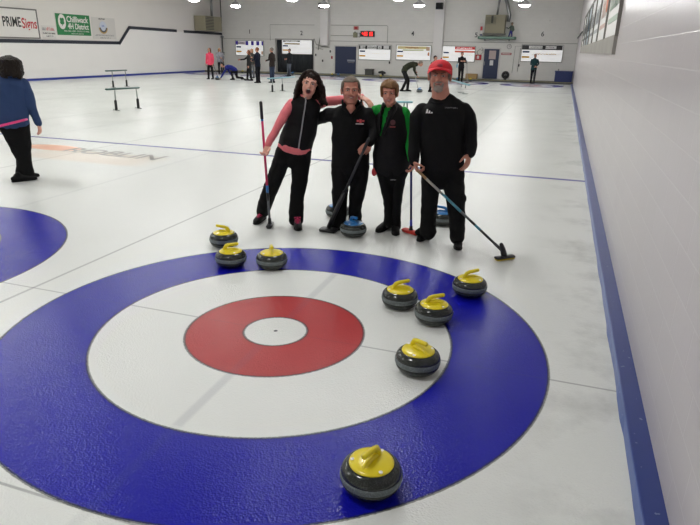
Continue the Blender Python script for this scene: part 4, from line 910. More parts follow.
    shaft(b, p0, top, [(0, .42, dkc, 'lower_sleeve', 2.0), (.4, .9, mat('shaft_charcoal', (44, 46, 50), .4), 'shaft', 1.1), (.88, 1, dkc, 'grip', 1.3)], .0125)
    broom_head(b, p0, top, sd*.95-hf*.35, dkc, mat('pad_black', (28, 28, 30), .8), L=.17, W=.15)
    settle(b, hd)
man_grey()

# ---------- short haired woman, green shirt
def woman_green():
    base = gnd(390, 231); at, sd, hf = plane_at(base); f = -hf
    e = person('smiling woman with short brown hair, green shirt and black vest between the two men')
    sk = skin('fair_rosy', (204, 140, 120)); gr = cloth('green_shirt', (22, 142, 52), .8)
    torso = rows(at, [(374.5, 409.5, 168, 0, .135), (374, 409.5, 155, 0, .145), (376, 408, 140, 0, .14), (376.5, 406, 126, .0, .145), (377, 406.5, 116, .02, .13), (381, 403, 109, .02, .09), (385.5, 397.5, 106, .02, .07)])
    armR = [(at(379.5, 110.5, .02), .058), (at(376, 110.5, .06), .055), (at(371, 119, .18), .05), (at(366, 131, .24), .044), (at(358, 139, .22), .036)]
    armL = [(at(403.5, 112, .0), .058), (at(407.3, 121, .0), .056), (at(408.2, 133, .0), .052), (at(409.5, 147, -.08), .045), (at(411.8, 160, -.14), .036)]
    lR = rows(at, [(375, 392, 168, 0, .11), (378, 392, 178, 0, .105), (382, 393, 194, 0, .085), (384.5, 393.5, 208, .02, .07), (384, 393.5, 224, .02, .068)])
    lL = rows(at, [(391, 409.5, 168, 0, .11), (391, 405.5, 178, 0, .105), (392, 402.5, 194, 0, .085), (392, 401, 208, .0, .07), (392, 400.8, 227, .0, .068)])
    hc = at(389.4, 93.3, -.05); R = frame(f-sd*.08+V(0, 0, -.04), V(0, 0, 1)-sd*.06)
    bm = bmesh.new(); head_bm(bm, hc, R, 1.04, True)
    tube(bm, [hc+R@V(0, -.02, -.05), at(391, 105, .0), at(391.5, 112, .02)], [.054, .055, .06])
    add(bm, shrink(torso, .84), sd); arm_tube(bm, armR, -.012); arm_tube(bm, armL, -.012); add(bm, shrink(lR), sd); add(bm, shrink(lL), sd)
    hand_bm(bm, at(411.8, 160.5, -.14), at(412.2, 167, -.16)-at(411.8, 160.5, -.14), -sd-hf*.3, 1.2, -1, 1.0)
    hand_bm(bm, at(358, 139, .22), at(353, 142, .2)-at(358, 139, .22), -hf, .4, -1, .95)
    fuse(bm, .006, 2, mat_=sk, name='body', parent=e)
    face_parts(e, hc, R, 1.04, True, 'smile', brow=(108, 84, 62), lip=(176, 90, 88), squint=.75)
    bm = bmesh.new(); arm_tube(bm, armR); arm_tube(bm, armL); add(bm, shrink(torso, .95), sd, 28)
    fuse(bm, .008, 2, fold=.006, mat_=gr, name='shirt', parent=e)
    bm = bmesh.new(); tube(bm, [at(391, 104.5, .02), at(391, 107.5, .02)], [(.066, .062), (.072, .066)], side=sd, cap=False); obj('shirt_collar', bm, gr, e, True)
    # vest with an open front: the loft minus a V slot
    bm = bmesh.new(); add(bm, torso, sd, 32); v_ = fuse(bm, .009, 2, fold=.005, fscale=5, mat_=None, name='vest', parent=e)
    a1, a2, a3 = at(383.5, 106, -.12), at(397, 106, -.12), at(379.5, 135, -.12); me = v_.data; b2 = bmesh.new(); b2.from_mesh(me); kill = []
    def px_of(p):
        d_ = p-CAM; z_ = d_.dot(fwd); return 350+F_PX*d_.dot(CR)/z_, 262.5-F_PX*d_.dot(CU)/z_
    for fc in b2.faces:
        c_ = fc.calc_center_median()
        if (c_-base).dot(hf) > -.02: continue
        X, Y = px_of(c_)
        # green wedge: from the neck down to a point
        xl = 384.5+(379.6-384.5)*(Y-106)/30; xr = (392.5+(388.5-392.5)*(Y-106)/6) if Y < 112 else (388.5+(381.4-388.5)*min(1, (Y-112)/24))
        if Y < 135.5 and xl < X < xr: kill.append(fc)
    bmesh.ops.delete(b2, geom=kill, context='FACES'); b2.to_mesh(me); b2.free(); me.materials.append(BLKV)
    sm = v_.modifiers.new('thick', 'SOLIDIFY'); sm.thickness = .014; sm.offset = .6
    bm = bmesh.new(); tube(bm, [at(397, 104, .02), at(395.5, 108.5, -.09), at(390, 118, -.15), at(383, 135, -.16)], [(.022, .016), (.028, .014), (.020, .010), (.012, .008)], side=V(0, 0, 1)); tube(bm, [at(383.5, 104, .02), at(382, 108, -.07), at(379.8, 118, -.13), at(379.8, 134, -.15)], [(.022, .016), (.026, .014), (.02, .010), (.012, .008)], side=V(0, 0, 1)); fuse(bm, .007, 2, mat_=BLKV, name='lapel', parent=v_)
    Rl = frame(f); bm = bmesh.new(); lathe(bm, [(.0, 0), (.022, 0), (.022, .005), (.014, .005), (.014, .003), (0, .003)], n=20); bm.transform(Matrix.Translation(at(392.8, 122.5, -.158)) @ Rl.to_4x4() @ Matrix.Rotation(-pi/2, 4, 'X') @ Matrix.Scale(1.2, 4)); obj('chest_badge', bm, mat('badge_maroon', (84, 42, 48), .6), v_)
    bm = bmesh.new(); box(bm, (-.028, -.003, -.05), (.028, .004, -.036)); bm.transform(Matrix.Translation(at(392.8, 122.5, -.158)) @ Rl.to_4x4()); obj('badge_line', bm, mat('badge_red', (126, 48, 50), .6), v_)
    bm = bmesh.new(); add(bm, rows(at, [(380, 403, 180, 0, .10), (375, 409.5, 168, 0, .138), (375.5, 408.5, 160, 0, .135)]), sd); add(bm, lR, sd); add(bm, lL, sd)
    t_ = fuse(bm, .008, 3, fold=.006, mat_=BLKT, name='trousers', parent=e)
    marks('trouser_logo', .055, .012, mat('logo_white', (200, 200, 202), .6), t_, Matrix.Translation(at(393.3, 179.8, -.122)) @ Rl.to_4x4() @ Matrix.Rotation(pi/2, 4, 'X') @ Matrix.Rotation(pi, 4, 'Y') @ Matrix.Rotation(pi, 4, 'Y'), seed=4)
    shoe(e, gnd(385.7, 229), -hf-sd*.55, SHOE, SOLE); shoe(e, gnd(395, 231.2), -hf+sd*.05, SHOE, SOLE)
    hm = mat('hair_light_brown', (116, 84, 52), .55, spec=.2, bump=.5, bscale=110)
    shell(hc, R, 1.04, (.093, .112, .104), lambda c: (c.z > .062+.16*(c.x)) or (c.y < .035 and c.z > -.035) or (c.y < -.02 and c.z > -.09) or (abs(c.x) > .07 and c.y < .06 and c.z > -.0), .02, .009, hm, 'hair', e, off=(0, -.014, .030), nsc=24)
    settle(e, (base.x, base.y, 0))
    # red tag at her hip
    t = empty('tag', label='small red tag hanging at the hip of the short-haired woman', cat='tag')
    c_ = at(374.3, 172, -.05); bm = bmesh.new(); ell(bm, c_, (.028, .016, .045), rot=frame(f)); obj('fob', bm, mat('tag_red', (170, 32, 38), .4), t, True)
    bm = bmesh.new(); tube(bm, [c_+V(0, 0, .04), c_+V(0, 0, .075)+sd*.01, at(376.5, 163, -.05)], .006, n=8); obj('cord', bm, dkc, t, True); settle(t, c_)
    b = empty('curling_broom', label='upright broom with a dark blue shaft and orange-red pad beside the short-haired woman', cat='broom')
    hd = gnd(410.8, 233.3); top = at(411.2, 146, -.2); p0 = V(hd.x, hd.y, .05)
    shaft(b, p0, top, [(0, .12, mat('shaft_bright_blue', (40, 60, 190), .35), 'lower_shaft', 1.1), (.1, .9, bluedk, 'shaft', 1.0), (.86, 1, dkc, 'grip', 1.25)], .0125)
    broom_head(b, p0, top, sd*.75-hf*.75, redpad, redpad, L=.20, W=.095); settle(b, hd)
woman_green()

# ---------- capped man
def man_cap():
    base = gnd(441, 243); at, sd, hf = plane_at(base); f = -hf
    e = person('tall man in a red cap and black pullover with a grey goatee')
    sk = skin('tan', (186, 126, 106))
    torso = rows(at, [(420.5, 464, 168, 0, .145), (420.5, 464, 156, 0, .15), (421.5, 464, 140, 0, .15), (420.5, 464.5, 124, .02, .155), (418, 467.5, 112, .02, .15), (420, 465.5, 106, .02, .13), (427, 457, 101.5, .02, .10)])
    armR = [(at(422.5, 109.5, .02), .068), (at(417.3, 117, .0), .070), (at(415.6, 131, .0), .066), (at(414.4, 145, -.04), .060), (at(413.8, 155, -.08), .055), (at(414, 161.5, -.1), .046)]
    armL = [(at(463.5, 109, .02), .068), (at(468.6, 117, .02), .070), (at(470.6, 131, .02), .066), (at(471.5, 145, -.02), .060), (at(469.5, 153.5, -.05), .052)]
    lR = rows(at, [(421, 443, 168, 0, .12), (421.5, 441, 180, 0, .11), (421.5, 438, 200, -.01, .09), (421, 436, 216, 0, .08), (420.3, 435.8, 228, .0, .082), (420, 436.5, 232.5, .0, .082)])
    lL = rows(at, [(442, 464.3, 168, 0, .12), (442, 464, 180, 0, .11), (446, 465, 198, -.03, .09), (449, 465.5, 216, -.05, .08), (449.8, 464.5, 230, -.07, .082), (450, 464, 238, -.08, .08)])
    hc = at(439.8, 76.5, -.03); R = frame(f-sd*.04+V(0, 0, .0), V(0, 0, 1)+sd*.02) @ Matrix.Diagonal((1.10, 1, 1))
    bm = bmesh.new(); head_bm(bm, hc, R, 1.17)
    tube(bm, [hc+R@V(0, -.02, -.05), at(440.5, 92, .0), at(441, 101, .02)], [.078, .084, .092])
    add(bm, shrink(torso, .86), sd); arm_tube(bm, armR, -.014); arm_tube(bm, armL, -.014); add(bm, shrink(lR), sd); add(bm, shrink(lL), sd)
    hand_bm(bm, at(414.3, 161.5, -.1), at(417, 170, -.14)-at(414.3, 161.5, -.1), sd*.6+hf*.2+f*.3, 1.5, 1, 1.12)
    hand_bm(bm, at(469.5, 153.5, -.05), at(467.6, 163, -.08)-at(469.5, 153.5, -.05), -sd*.8+hf*.5, .55, -1, 1.12)
    fuse(bm, .006, 2, mat_=sk, name='body', parent=e)
    face_parts(e, hc, R, 1.17, False, 'closed', brow=(96, 82, 72), lip=(132, 84, 78), squint=.7)
    bm = bmesh.new()
    for p_, r_ in (((0, .060, -.092), (.034, .036, .028)), ((0, .080, -.078), (.022, .018, .018)), ((-.030, .076, -.058), (.009, .014, .022)), ((.030, .076, -.058), (.009, .014, .022)), ((0, .094, -.040), (.026, .009, .007))):
        ell(bm, hc+R@(Vector(p_)*1.17), tuple(v*1.17 for v in r_), rot=R, seg=16, rings=10)
    fuse(bm, .005, 1, fold=.003, fscale=60, mat_=mat('beard_grey', (150, 138, 128), .8, bump=.4, bscale=150), name='goatee', parent=e)
    bm = bmesh.new(); add(bm, torso, sd, 32); arm_tube(bm, armR); arm_tube(bm, armL)
    j = fuse(bm, .008, 12, fold=.008, fscale=5, mat_=BLKF, name='pullover', parent=e)
    bm = bmesh.new(); pts = []
    for i in range(25):
        a = 2*pi*i/24; pts.append(at(441, 100.5, .0)+sd*cos(a)*.092+hf*sin(a)*.085+V(0, 0, .015*sin(a)-.01))
    tube(bm, pts, .014, n=8, cap=False); obj('collar_band', bm, BLKF, j, True)
    Rl = frame(f); bm = bmesh.new(); T = at(429.3, 111.5, -.135)
    for q, hh in ((-.022, .014), (0, .026), (.022, .038)):
        vs_ = [bm.verts.new(Vector(c_)) for c_ in ((q-.008, .004, -.016), (q+.010, .004, -.016), (q+.002, .004, hh-.016), (q-.010, .004, hh-.020), (q-.008, -.003, -.016), (q+.010, -.003, -.016), (q+.002, -.003, hh-.016), (q-.010, -.003, hh-.020))]
        for fc in ((0, 1, 2, 3), (7, 6, 5, 4), (0, 4, 5, 1), (1, 5, 6, 2), (2, 6, 7, 3), (3, 7, 4, 0)): bm.faces.new([vs_[i] for i in fc])
    bm.transform(Matrix.Translation(T) @ Rl.to_4x4()); obj('chest_emblem', bm, mat('emblem_white', (222, 222, 222), .6), j)
    marks('chest_lettering', .12, .014, mat('stitch_grey', (120, 120, 124), .6), j, Matrix.Translation(at(451.5, 108, -.143)) @ Rl.to_4x4() @ Matrix.Rotation(-pi/2, 4, 'X') @ Matrix.Rotation(pi, 4, 'Z') @ Matrix.Rotation(pi, 4, 'X'), seed=9)
    bm = bmesh.new(); add(bm, rows(at, [(428, 456, 180, 0, .11), (421, 464, 170, 0, .145), (422, 463, 160, 0, .14)]), sd); add(bm, lR, sd); add(bm, lL, sd)
    tube(bm, [at(420.5, 230, .03), at(417.8, 232.5, .04)], .03); ell(bm, at(463.3, 199, -.02), (.025, .05, .05))
    fuse(bm, .008, 3, fold=.008, mat_=BLKT, name='trousers', parent=e)
    shoe(e, gnd(425.5, 237), -hf-sd*.3, SHOE, SOLE, L=.32); shoe(e, gnd(457.5, 244.5), -hf+sd*.02, SHOE, SOLE, L=.32)
    hg = mat('hair_grey', (128, 118, 110), .7, spec=.2, bump=.4, bscale=130)
    shell(hc, R, 1.17, (.084, .104, .094), lambda c: (c.y < .035 and -.02 < c.z < .06) or (c.y < -.03 and -.05 < c.z < .06), .012, .003, hg, 'hair', e, off=(0, -.016, .030))
    cr = mat('cap_red', (206, 22, 40), .7, bump=.15, bscale=80)
    cp = shell(hc, R, 1.15, (.090, .111, .088), lambda c: c.z > .060+.0*c.y and not (c.y < -.05 and c.z < .05), .014, .002, cr, 'cap', e, off=(0, -.010, .044), nsc=12)
    bm = bmesh.new(); N = 14; lst = []
    for i in range(N+1):
        a = pi*(.06+.88*i/N); x_ = cos(a)
        inn = V(x_*.088, .100*sin(a)-.008, .068-.012*x_*x_); outr = V(x_*.092, .098*sin(a)+.075*sin(a)**.7-.008, .066-.052*x_*x_)
        lst.append([hc+R@(v*1.17) for v in (inn, inn.lerp(outr, .5)+V(0, 0, .006), outr)])
    g1 = [[bm.verts.new(p) for p in r_] for r_ in lst]
    for a, b in zip(g1, g1[1:]):
        for k_ in range(2): bm.faces.new((a[k_], a[k_+1], b[k_+1], b[k_]))
    r_ = bmesh.ops.extrude_face_region(bm, geom=bm.faces[:]); bmesh.ops.translate(bm, verts=[v for v in r_['geom'] if isinstance(v, bmesh.types.BMVert)], vec=(0, 0, -.006)); obj('brim', bm, cr, cp, True)
    bm = bmesh.new(); ell(bm, hc+R@(V(0, -.010, .138)*1.17), (.009, .009, .006)); obj('button', bm, cr, cp, True)
    bm = bmesh.new(); ell(bm, hc+R@(V(0, .094, .086)*1.17), (.024, .006, .015), rot=R); obj('front_patch', bm, mat('patch_red_dark', (150, 50, 66), .7), cp, True)
    settle(e, (base.x, base.y, 0))
    b = empty('curling_broom', label='curling broom with grey and teal shaft slanting out from the hand of the capped man', cat='broom')
    hd = gnd(504.5, 259.5); top = at(417.5, 170.5, -.17); p0 = V(hd.x, hd.y, .06)
    sh2 = mat('shaft_silver', (160, 158, 150), .35)
    shaft(b, p0, top, [(0, .12, dkc, 'lower_sleeve', 1.2), (.1, .3, dkc, 'shaft', 1.0), (.28, .34, tealc, 'teal_band', 1.05), (.33, .42, dkc, 'shaft', 1), (.40, .52, greyc, 'shaft', 1), (.5, .6, tealc, 'teal_band', 1.05), (.58, .72, tealc, 'shaft', 1), (.7, .93, sh2, 'shaft', 1), (.9, 1.0, mat('grip_tan', (150, 120, 84), .6), 'grip', 1.05)], .0125)
    hd2 = sd*.85+hf*.55
    broom_head(b, p0, top, hd2, dkc, yel, L=.19, W=.08)
    bm = bmesh.new(); c_ = V(hd.x, hd.y, .05); tube(bm, [c_-sd*.01, c_-sd*.03+V(0, 0, .06), c_-sd*.045+V(0, 0, .10)], [.03, .026, .018]); obj('hinge_fin', bm, dkc, b, True)
    settle(b, hd)
man_cap()
# ---------- woman walking away at the left edge
def woman_left():
    base = gnd(25, 180); at, sd, hf = plane_at(base)
    f = (sd*.75+hf*.65).normalized()
    e = person('dark-haired woman in a blue jacket walking away at the left edge of the ice')
    sk = skin('fair', (222, 164, 144)); bj = cloth('blue_jacket', (48, 68, 106), .75, bump=.25, bs=60)
    side = (sd*.8-hf*.6).normalized()
    torso = rows(at, [(-6, 29.5, 122, 0, .16), (-6, 29, 114, 0, .155), (-4, 27.5, 103, 0, .14), (-6, 27, 92, 0, .145), (-7, 27, 84, 0, .135), (-2, 24, 78, 0, .10), (5, 17, 75, 0, .07)])
    armR = [(at(23.5, 83.5, .0), .075), (at(28, 94, -.02), .07), (at(31, 106, -.04), .062), (at(36, 117, .0), .052), (at(38.8, 123.5, .02), .045)]
    armL = [(at(-6, 84, .0), .07), (at(-11, 96, .1), .064), (at(-10, 110, .2), .055), (at(-3, 122, .26), .044)]
    lA = rows(at, [(-3, 30, 124, 0, .13), (2, 30.5, 132, 0, .125), (9, 31.5, 145, 0, .10), (14, 31.8, 156, 0, .085), (16.5, 31.5, 161, 0, .075), (15.8, 34, 171, .0, .08), (15.4, 35, 176, .0, .085)])
    lB = rows(at, [(0, 28, 126, .12, .12), (10, 29, 145, .13, .10), (16, 30, 158, .16, .08), (17, 33, 172, .2, .08)])
    hc = at(11.5, 66, .0); R = frame(f+V(0, 0, -.1), V(0, 0, 1))
    bm = bmesh.new(); head_bm(bm, hc, R, 1.05, True)
    tube(bm, [hc+R@V(0, -.02, -.05), at(11, 76, 0), at(11, 80, 0)], [.055, .056, .06])
    add(bm, shrink(torso), sd); arm_tube(bm, armR, -.012); arm_tube(bm, armL, -.012); add(bm, shrink(lA), sd); add(bm, shrink(lB), sd)
    hand_bm(bm, at(38.6, 123.5, .02), at(40.3, 131, .03)-at(38.6, 123.5, .02), -side, .5, 1, 1.05)
    hand_bm(bm, at(-3, 122, .26), at(1, 126, .24)-at(-3, 122, .26), V(0, 0, -1), 1.0, 1, 1.0)
    fuse(bm, .007, 2, mat_=sk, name='body', parent=e); face_parts(e, hc, R, 1.05, True, 'closed')
    bm = bmesh.new(); add(bm, torso, sd, 32); arm_tube(bm, armR); arm_tube(bm, armL); tube(bm, [at(11, 79, 0), at(11, 74.5, 0)], [.085, .08], cap=False)
    fuse(bm, .009, 3, fold=.01, fscale=5, mat_=bj, name='jacket', parent=e)
    bm = bmesh.new(); add(bm, lA, sd); add(bm, lB, sd); fuse(bm, .009, 3, fold=.008, mat_=BLKT, name='trousers', parent=e)
    shoe(e, gnd(21, 181.5), sd*.95+hf*.25, SHOE, SOLE, L=.33); shoe(e, gnd(23.5, 178.5), sd*.95+hf*.25, SHOE, SOLE, L=.33)
    bm = bmesh.new(); rr = random.Random(5); ell(bm, hc+R@V(0, -.02, .03), (.10, .115, .105), rot=R, seg=24, rings=16)
    for i in range(34):
        a = 2*pi*i/34
        if abs(((degreesa := math.degrees(a)) % 360)-90) < 42: continue
        cx, cy = cos(a), sin(a); st = hc+R@V(cx*.07, cy*.08-.02, .09); md = hc+R@V(cx*.125, cy*.12-.02, .0); en = hc+R@V(cx*(.115+.02*rr.random()), cy*.11-.02, -.12-.04*rr.random())
        tube(bm, [st, st.lerp(md, .6)+R@V(cx*.015, cy*.015, .02), md, md.lerp(en, .6)+R@V(cx*.012, cy*.012, 0), en], [.026, .028, .03, .027, .012], n=8)
    fuse(bm, .008, 1, fold=.008, fscale=24, mat_=mat('hair_brown_black', (28, 20, 14), .5, spec=.2, bump=.4, bscale=60), name='hair', parent=e)
    settle(e, (base.x, base.y, 0))
    b = empty('curling_broom', label='pink-shafted broom carried level behind the woman in the blue jacket', cat='broom')
    p1 = at(27, 119.3, -.20); p0 = at(-60, 141, -.32)
    shaft(b, p0, p1, [(0, .97, mat('shaft_hot_pink', (226, 60, 130), .35), 'shaft', 1.25), (.95, 1, mat('tip_pink', (240, 120, 170), .4), 'tip', 1.1)], .0135)
    bm = bmesh.new(); box(bm, (-.09, -.035, -.02), (.09, .035, .02), bev=.01); bm.transform(Matrix.Translation(p0)); obj('head_plate', bm, dkc, b); settle(b, p0)
woman_left()

# ---------- players far down the hall
HAIRC = {'blond': (150, 122, 84), 'brown': (84, 62, 46), 'dark': (36, 28, 26), 'grey': (120, 112, 104), 'rust': (116, 70, 48)}
def player(px, py, fx, fy, h, top, bottom, hair, label, arms=('down', 'down'), long=False, lean=(0, 0), stride=0, pos=None, cap=None, vx=.014):
    """a standing figure; fx, fy: facing, picture right and away"""
    base = gnd(px, py) if pos is None else Vector(pos); e = person(label)
    f = (r0*fx+HF*fy).normalized(); s = V(f.y, -f.x, 0); z = V(0, 0, 1)
    def Q(a, b, c): 
        t = c; return base+s*a*h+f*(b*h+lean[1]*t*h)+s*lean[0]*t*h+z*c*h
    tm = cloth('cloth_%d_%d_%d' % top, top); bmx = cloth('cloth_%d_%d_%d' % bottom, bottom); sk = skin('player', (190, 138, 116))
    hc = Q(0, .01, .932); R = frame(f+V(0, 0, -.05)); k = h/1.72
    A = {'down': [(.108, 0, .80), (.135, 0, .64), (.135, .03, .50)], 'front': [(.108, 0, .80), (.13, .02, .66), (.06, .16, .63)], 'folded': [(.108, 0, .80), (.135, .04, .67), (.0, .115, .70)],
         'out': [(.108, 0, .80), (.15, .12, .70), (.17, .26, .68)], 'side': [(.108, 0, .80), (.20, .02, .68), (.27, .05, .60)], 'hip': [(.108, 0, .80), (.17, .02, .66), (.12, .10, .56)], 'clasp': [(.108, 0, .80), (.14, .03, .66), (.02, .12, .585)]}
    body = bmesh.new(); up_ = bmesh.new(); head_bm(body, hc, R, k, long)
    tube(body, [Q(0, 0, .90), Q(0, 0, .82)], [.05*k, .055*k])
    tor = ([Q(0, 0, .47), Q(0, 0, .53), Q(0, 0, .62), Q(0, 0, .72), Q(0, 0, .79), Q(0, -.0, .83), Q(0, 0, .855)], [(.105*h, .075*h), (.105*h, .078*h), (.088*h, .066*h), (.100*h, .074*h), (.112*h, .066*h), (.075*h, .05*h), (.037*h, .035*h)])
    tube(up_, tor[0], tor[1], side=s, n=20); tube(body, tor[0], [(a*.85, b*.85) for a, b in tor[1]], side=s, n=16)
    for sg, nm in zip((-1, 1), arms):
        pts = [Q(a*sg, b, c) for a, b, c in A[nm]]; tube(up_, pts, [.034*h, .028*h, .021*h], n=10)
        tube(body, pts, [.024*h, .02*h, .016*h], n=8); hand_bm(body, pts[2], pts[2]-pts[1], -s*sg, .5, sg, k)
    fuse(body, .009, 1, mat_=sk, name='body', parent=e); fuse(up_, vx, 2, fold=.006, mat_=tm, name='jacket', parent=e)
    lo = bmesh.new(); tube(lo, [Q(0, 0, .46), Q(0, 0, .54)], [(.098*h, .074*h), (.098*h, .072*h)], side=s, n=16)
    for sg in (-1, 1):
        st_ = stride*sg; tube(lo, [Q(.05*sg, 0, .49), Q(.055*sg, st_*.6+.012, .28), Q(.055*sg, st_, .05)], [(.052*h, .058*h), (.038*h, .042*h), (.030*h, .034*h)], side=s, n=12)
        shoe(e, V(*Q(.055*sg, st_, 0)), f, SHOE, SOLE)
    fuse(lo, vx, 2, fold=.005, mat_=bmx, name='trousers', parent=e)
    face_parts(e, hc, R, k, long)
    hm = mat('hair_'+hair, HAIRC[hair], .6, spec=.2, bump=.3, bscale=60)
    if long:
        bm = bmesh.new(); ell(bm, hc+R@V(0, -.03, .03)*k, (.088*k, .098*k, .098*k), rot=R)
        for i in range(9):
            a = pi+pi*i/8; tube(bm, [hc+R@V(cos(a)*.07, sin(a)*.07-.01, .05)*k, hc+R@V(cos(a)*.085, sin(a)*.09-.01, -.03)*k, hc+R@V(cos(a)*.08, sin(a)*.085-.01, -.16)*k], [.03*k, .028*k, .014*k], n=8)
        fuse(bm, .010, 1, fold=.005, fscale=20, mat_=hm, name='hair', parent=e)
    else:
        shell(hc, R, k, (.086, .106, .096), lambda c: (c.z > .075) or (c.y < .028 and c.z > -.01) or (c.y < -.03 and c.z > -.06), .014, .004, hm, 'hair', e, off=(0, -.016, .030), seg=32, rings=20)
    settle(e, (base.x, base.y, 0)); return e, Q
def far_broom(p_head, p_top, label, m_=None, padm=None):
    b = empty('curling_broom', label=label, cat='broom'); p0 = V(p_head.x, p_head.y, p_head.z+.05)
    shaft(b, p0, p_top, [(0, .85, m_ or greyc, 'shaft', 1.2), (.83, 1, dkc, 'grip', 1.35)], .014)
    hd = p_head; c = V(hd.x, hd.y, hd.z)
    bm = bmesh.new(); tube(bm, [c+r0*-.095+V(0, 0, .026), c+r0*.095+V(0, 0, .026)], [(.037, .018)]*2, side=HF, n=12); obj('head_plate', bm, padm or dkc, b, True)
    settle(b, c)
G0 = 0
e, Q = player(211, 79.2, -.35, -1, 1.72, (236, 84, 112), (22, 22, 24), 'brown', 'woman in a bright pink jacket walking on the far left sheet', arms=('down', 'down'), stride=.05, long=True)
far_broom(Q(-.30, .02, 0), Q(-.13, .03, .52), 'dark broom hanging from the hand of the woman in pink')
e, Q = player(220.5, 74, .6, -.8, 1.70, (150, 150, 156), (24, 24, 28), 'blond', 'blond woman in a grey sweater standing behind the woman in pink', arms=('hip', 'front'), long=True)
far_broom(Q(.1, .30, 0), Q(.06, .16, .7), 'dark broom stood in front of the woman in the grey sweater')
e, Q = player(249.5, 80.6, -1, -.3, 1.66, (44, 44, 44), (30, 30, 32), 'rust', 'woman in a dark coat reaching one arm out beside the crouching player', arms=('down', 'out'), stride=.06, long=True)
e, Q = player(252.6, 78.0, -.3, -1, 1.72, (70, 68, 64), (104, 104, 106), 'blond', 'blond woman in grey trousers tucked behind the reaching woman', arms=('down', 'folded'), long=True)
e, Q = player(258.3, 83, -.9, .4, 1.82, (18, 22, 38), (18, 18, 24), 'rust', 'broad man dressed all in navy-black watching from beside the reaching woman', arms=('front', 'front'))
e, Q = player(272.5, 82.8, -.8, .4, 1.82, (46, 38, 36), (52, 62, 84), 'grey', 'man in a dark brown jacket and blue jeans behind the pale teal stand', arms=('front', 'down'))
e, Q = player(289, 76.3, -.7, -.7, 1.76, (34, 36, 40), (96, 102, 108), 'dark', 'person in a dark top and grey trousers in front of the dark curtain', arms=('front', 'front'), lean=(-.06, 0))
e, Q = player(460, 82.6, .2, -1, 1.78, (26, 26, 30), (20, 20, 22), 'brown', 'man in black standing with folded arms before the red-topped scoreboard', arms=('folded', 'folded'))
far_broom(Q(-.24, .05, 0), Q(-.17, .04, .74), 'pale broom held upright left of the man in black', mat('shaft_pale', (170, 170, 168), .4))
bm = bmesh.new(); t = empty('slider_disc', label='pale blue slip-on hanging at the side of the man with folded arms', cat='slider'); c_ = Q(.17, .04, .55); ell(bm, c_, (.05, .03, .12)); obj('slip', bm, mat('pale_blue', (140, 186, 206), .5), t, True)
bm = bmesh.new(); tube(bm, [c_+V(0, 0, .1), c_+V(0, 0, .2)], .012, n=6); obj('strap', bm, dkc, t); settle(t, c_)
e, Q = player(532, 83.6, .1, -1, 1.76, (38, 66, 70), (24, 24, 28), 'grey', 'person in a dark teal top standing with hands together before scoreboard six', arms=('clasp', 'clasp'))
far_broom(Q(.02, .15, 0), Q(.0, .13, .6), 'dark broom standing between the feet of the person in teal')
e, Q = player(431, 92, .5, -.7, 1.62, (20, 20, 22), (18, 18, 20), 'dark', 'person in black mostly hidden behind the head of the capped man', arms=('front', 'front'), lean=(-.07, .02))

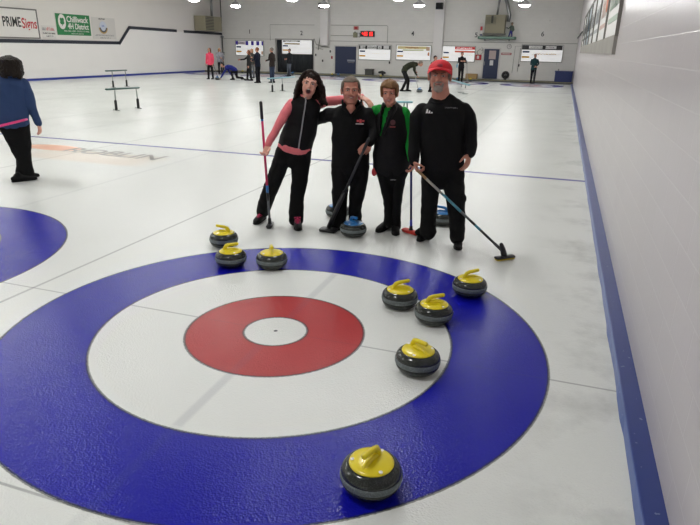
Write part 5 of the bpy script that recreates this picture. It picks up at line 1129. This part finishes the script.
def bent_player(px, py, label, top, bottom, hair, kind):
    base = gnd(px, py); e = person(label); at, sd, hf = plane_at(base); z = V(0, 0, 1)
    sk = skin('player', (190, 138, 116)); tm = cloth('cloth_%d_%d_%d' % top, top); bx = cloth('cloth_%d_%d_%d' % bottom, bottom)
    def P(a, b, c): return base+sd*a+hf*b+z*c
    body, up_, lo = bmesh.new(), bmesh.new(), bmesh.new()
    if kind == 'sweep':
        tor = [P(-.16, 0, .90), P(-.10, 0, 1.04), P(.08, 0, 1.17), P(.26, 0, 1.22), P(.40, 0, 1.22)]; hc = P(.60, -.02, 1.25); f = V(*(sd*.8-hf*.2+z*-.35))
        arms = [[P(.32, -.15, 1.18), P(.33, -.18, .92), P(.44, -.12, .74)], [P(.32, .14, 1.18), P(.30, .16, .95), P(.36, .0, .90)]]
        legs = [[P(-.16, -.08, .88), P(-.02, -.12, .50), P(-.22, -.12, .07)], [P(-.16, .08, .88), P(.06, .1, .50), P(.04, .08, .07)]]; feet = [(P(-.22, -.12, 0), sd-hf*.2), (P(.04, .08, 0), sd-hf*.1)]
    else:
        tor = [P(.36, 0, .46), P(.30, 0, .54), P(.12, 0, .66), P(-.08, 0, .70), P(-.2, 0, .68)]; hc = P(-.40, -.02, .80); f = V(*(-sd*.9-hf*.4))
        arms = [[P(-.15, -.16, .64), P(-.36, -.16, .36), P(-.52, -.12, .10)], [P(-.15, .15, .64), P(.0, .22, .40), P(.12, .3, .2)]]
        legs = [[P(.40, -.08, .44), P(.10, -.12, .42), P(.18, -.12, .09)], [P(.36, .08, .42), P(.42, .1, .12), P(.74, .14, .10)]]; feet = [(P(.18, -.12, 0), -sd), (P(.74, .14, 0), sd)]
    R = frame(f)
    head_bm(body, hc, R, 1); tube(body, [hc-f.normalized()*.03-z*.04, tor[-1]], [.055, .06])
    rr_ = [(.165, .14), (.165, .15), (.15, .14), (.185, .13), (.12, .10)]
    tube(up_, tor, rr_, side=hf, n=18); tube(body, tor, [(a*.85, b*.85) for a, b in rr_], side=hf, n=14)
    for a in arms: tube(up_, a, [.062, .052, .04], n=10); tube(body, a, [.045, .038, .03], n=8); hand_bm(body, a[2], a[2]-a[1], sd, .8, 1)
    tube(lo, tor[:2], [(.16, .14), (.15, .13)], side=hf, n=16)
    for l in legs: tube(lo, l, [.105, .078, .06], n=12)
    for p_, d_ in feet: shoe(e, p_, d_, SHOE, SOLE)
    fuse(body, .010, 1, mat_=sk, name='body', parent=e); fuse(up_, .014, 2, fold=.008, mat_=tm, name='jacket', parent=e); fuse(lo, .014, 2, fold=.006, mat_=bx, name='trousers', parent=e)
    face_parts(e, hc, R, 1); shell(hc, R, 1, (.086, .106, .096), lambda c: (c.z > .075) or (c.y < .028 and c.z > -.01) or (c.y < -.03 and c.z > -.06), .014, .004, mat('hair_'+hair, HAIRC[hair], .6), 'hair', e, off=(0, -.016, .030), seg=32, rings=20)
    settle(e, (base.x, base.y, 0)); return P
P = bent_player(406.5, 91.3, 'sweeper in dark olive top bent over a broom in front of scoreboard four', (42, 44, 32), (20, 20, 22), 'grey', 'sweep')
far_broom(P(.56, -.12, 0), P(.28, -.08, 1.02), 'pale broom in the hands of the bent sweeper', mat('shaft_pale', (170, 170, 168), .4))
P = bent_player(230, 79.6, 'player in a blue jacket crouched low in the delivery lunge', (40, 46, 122), (20, 20, 24), 'dark', 'lunge')
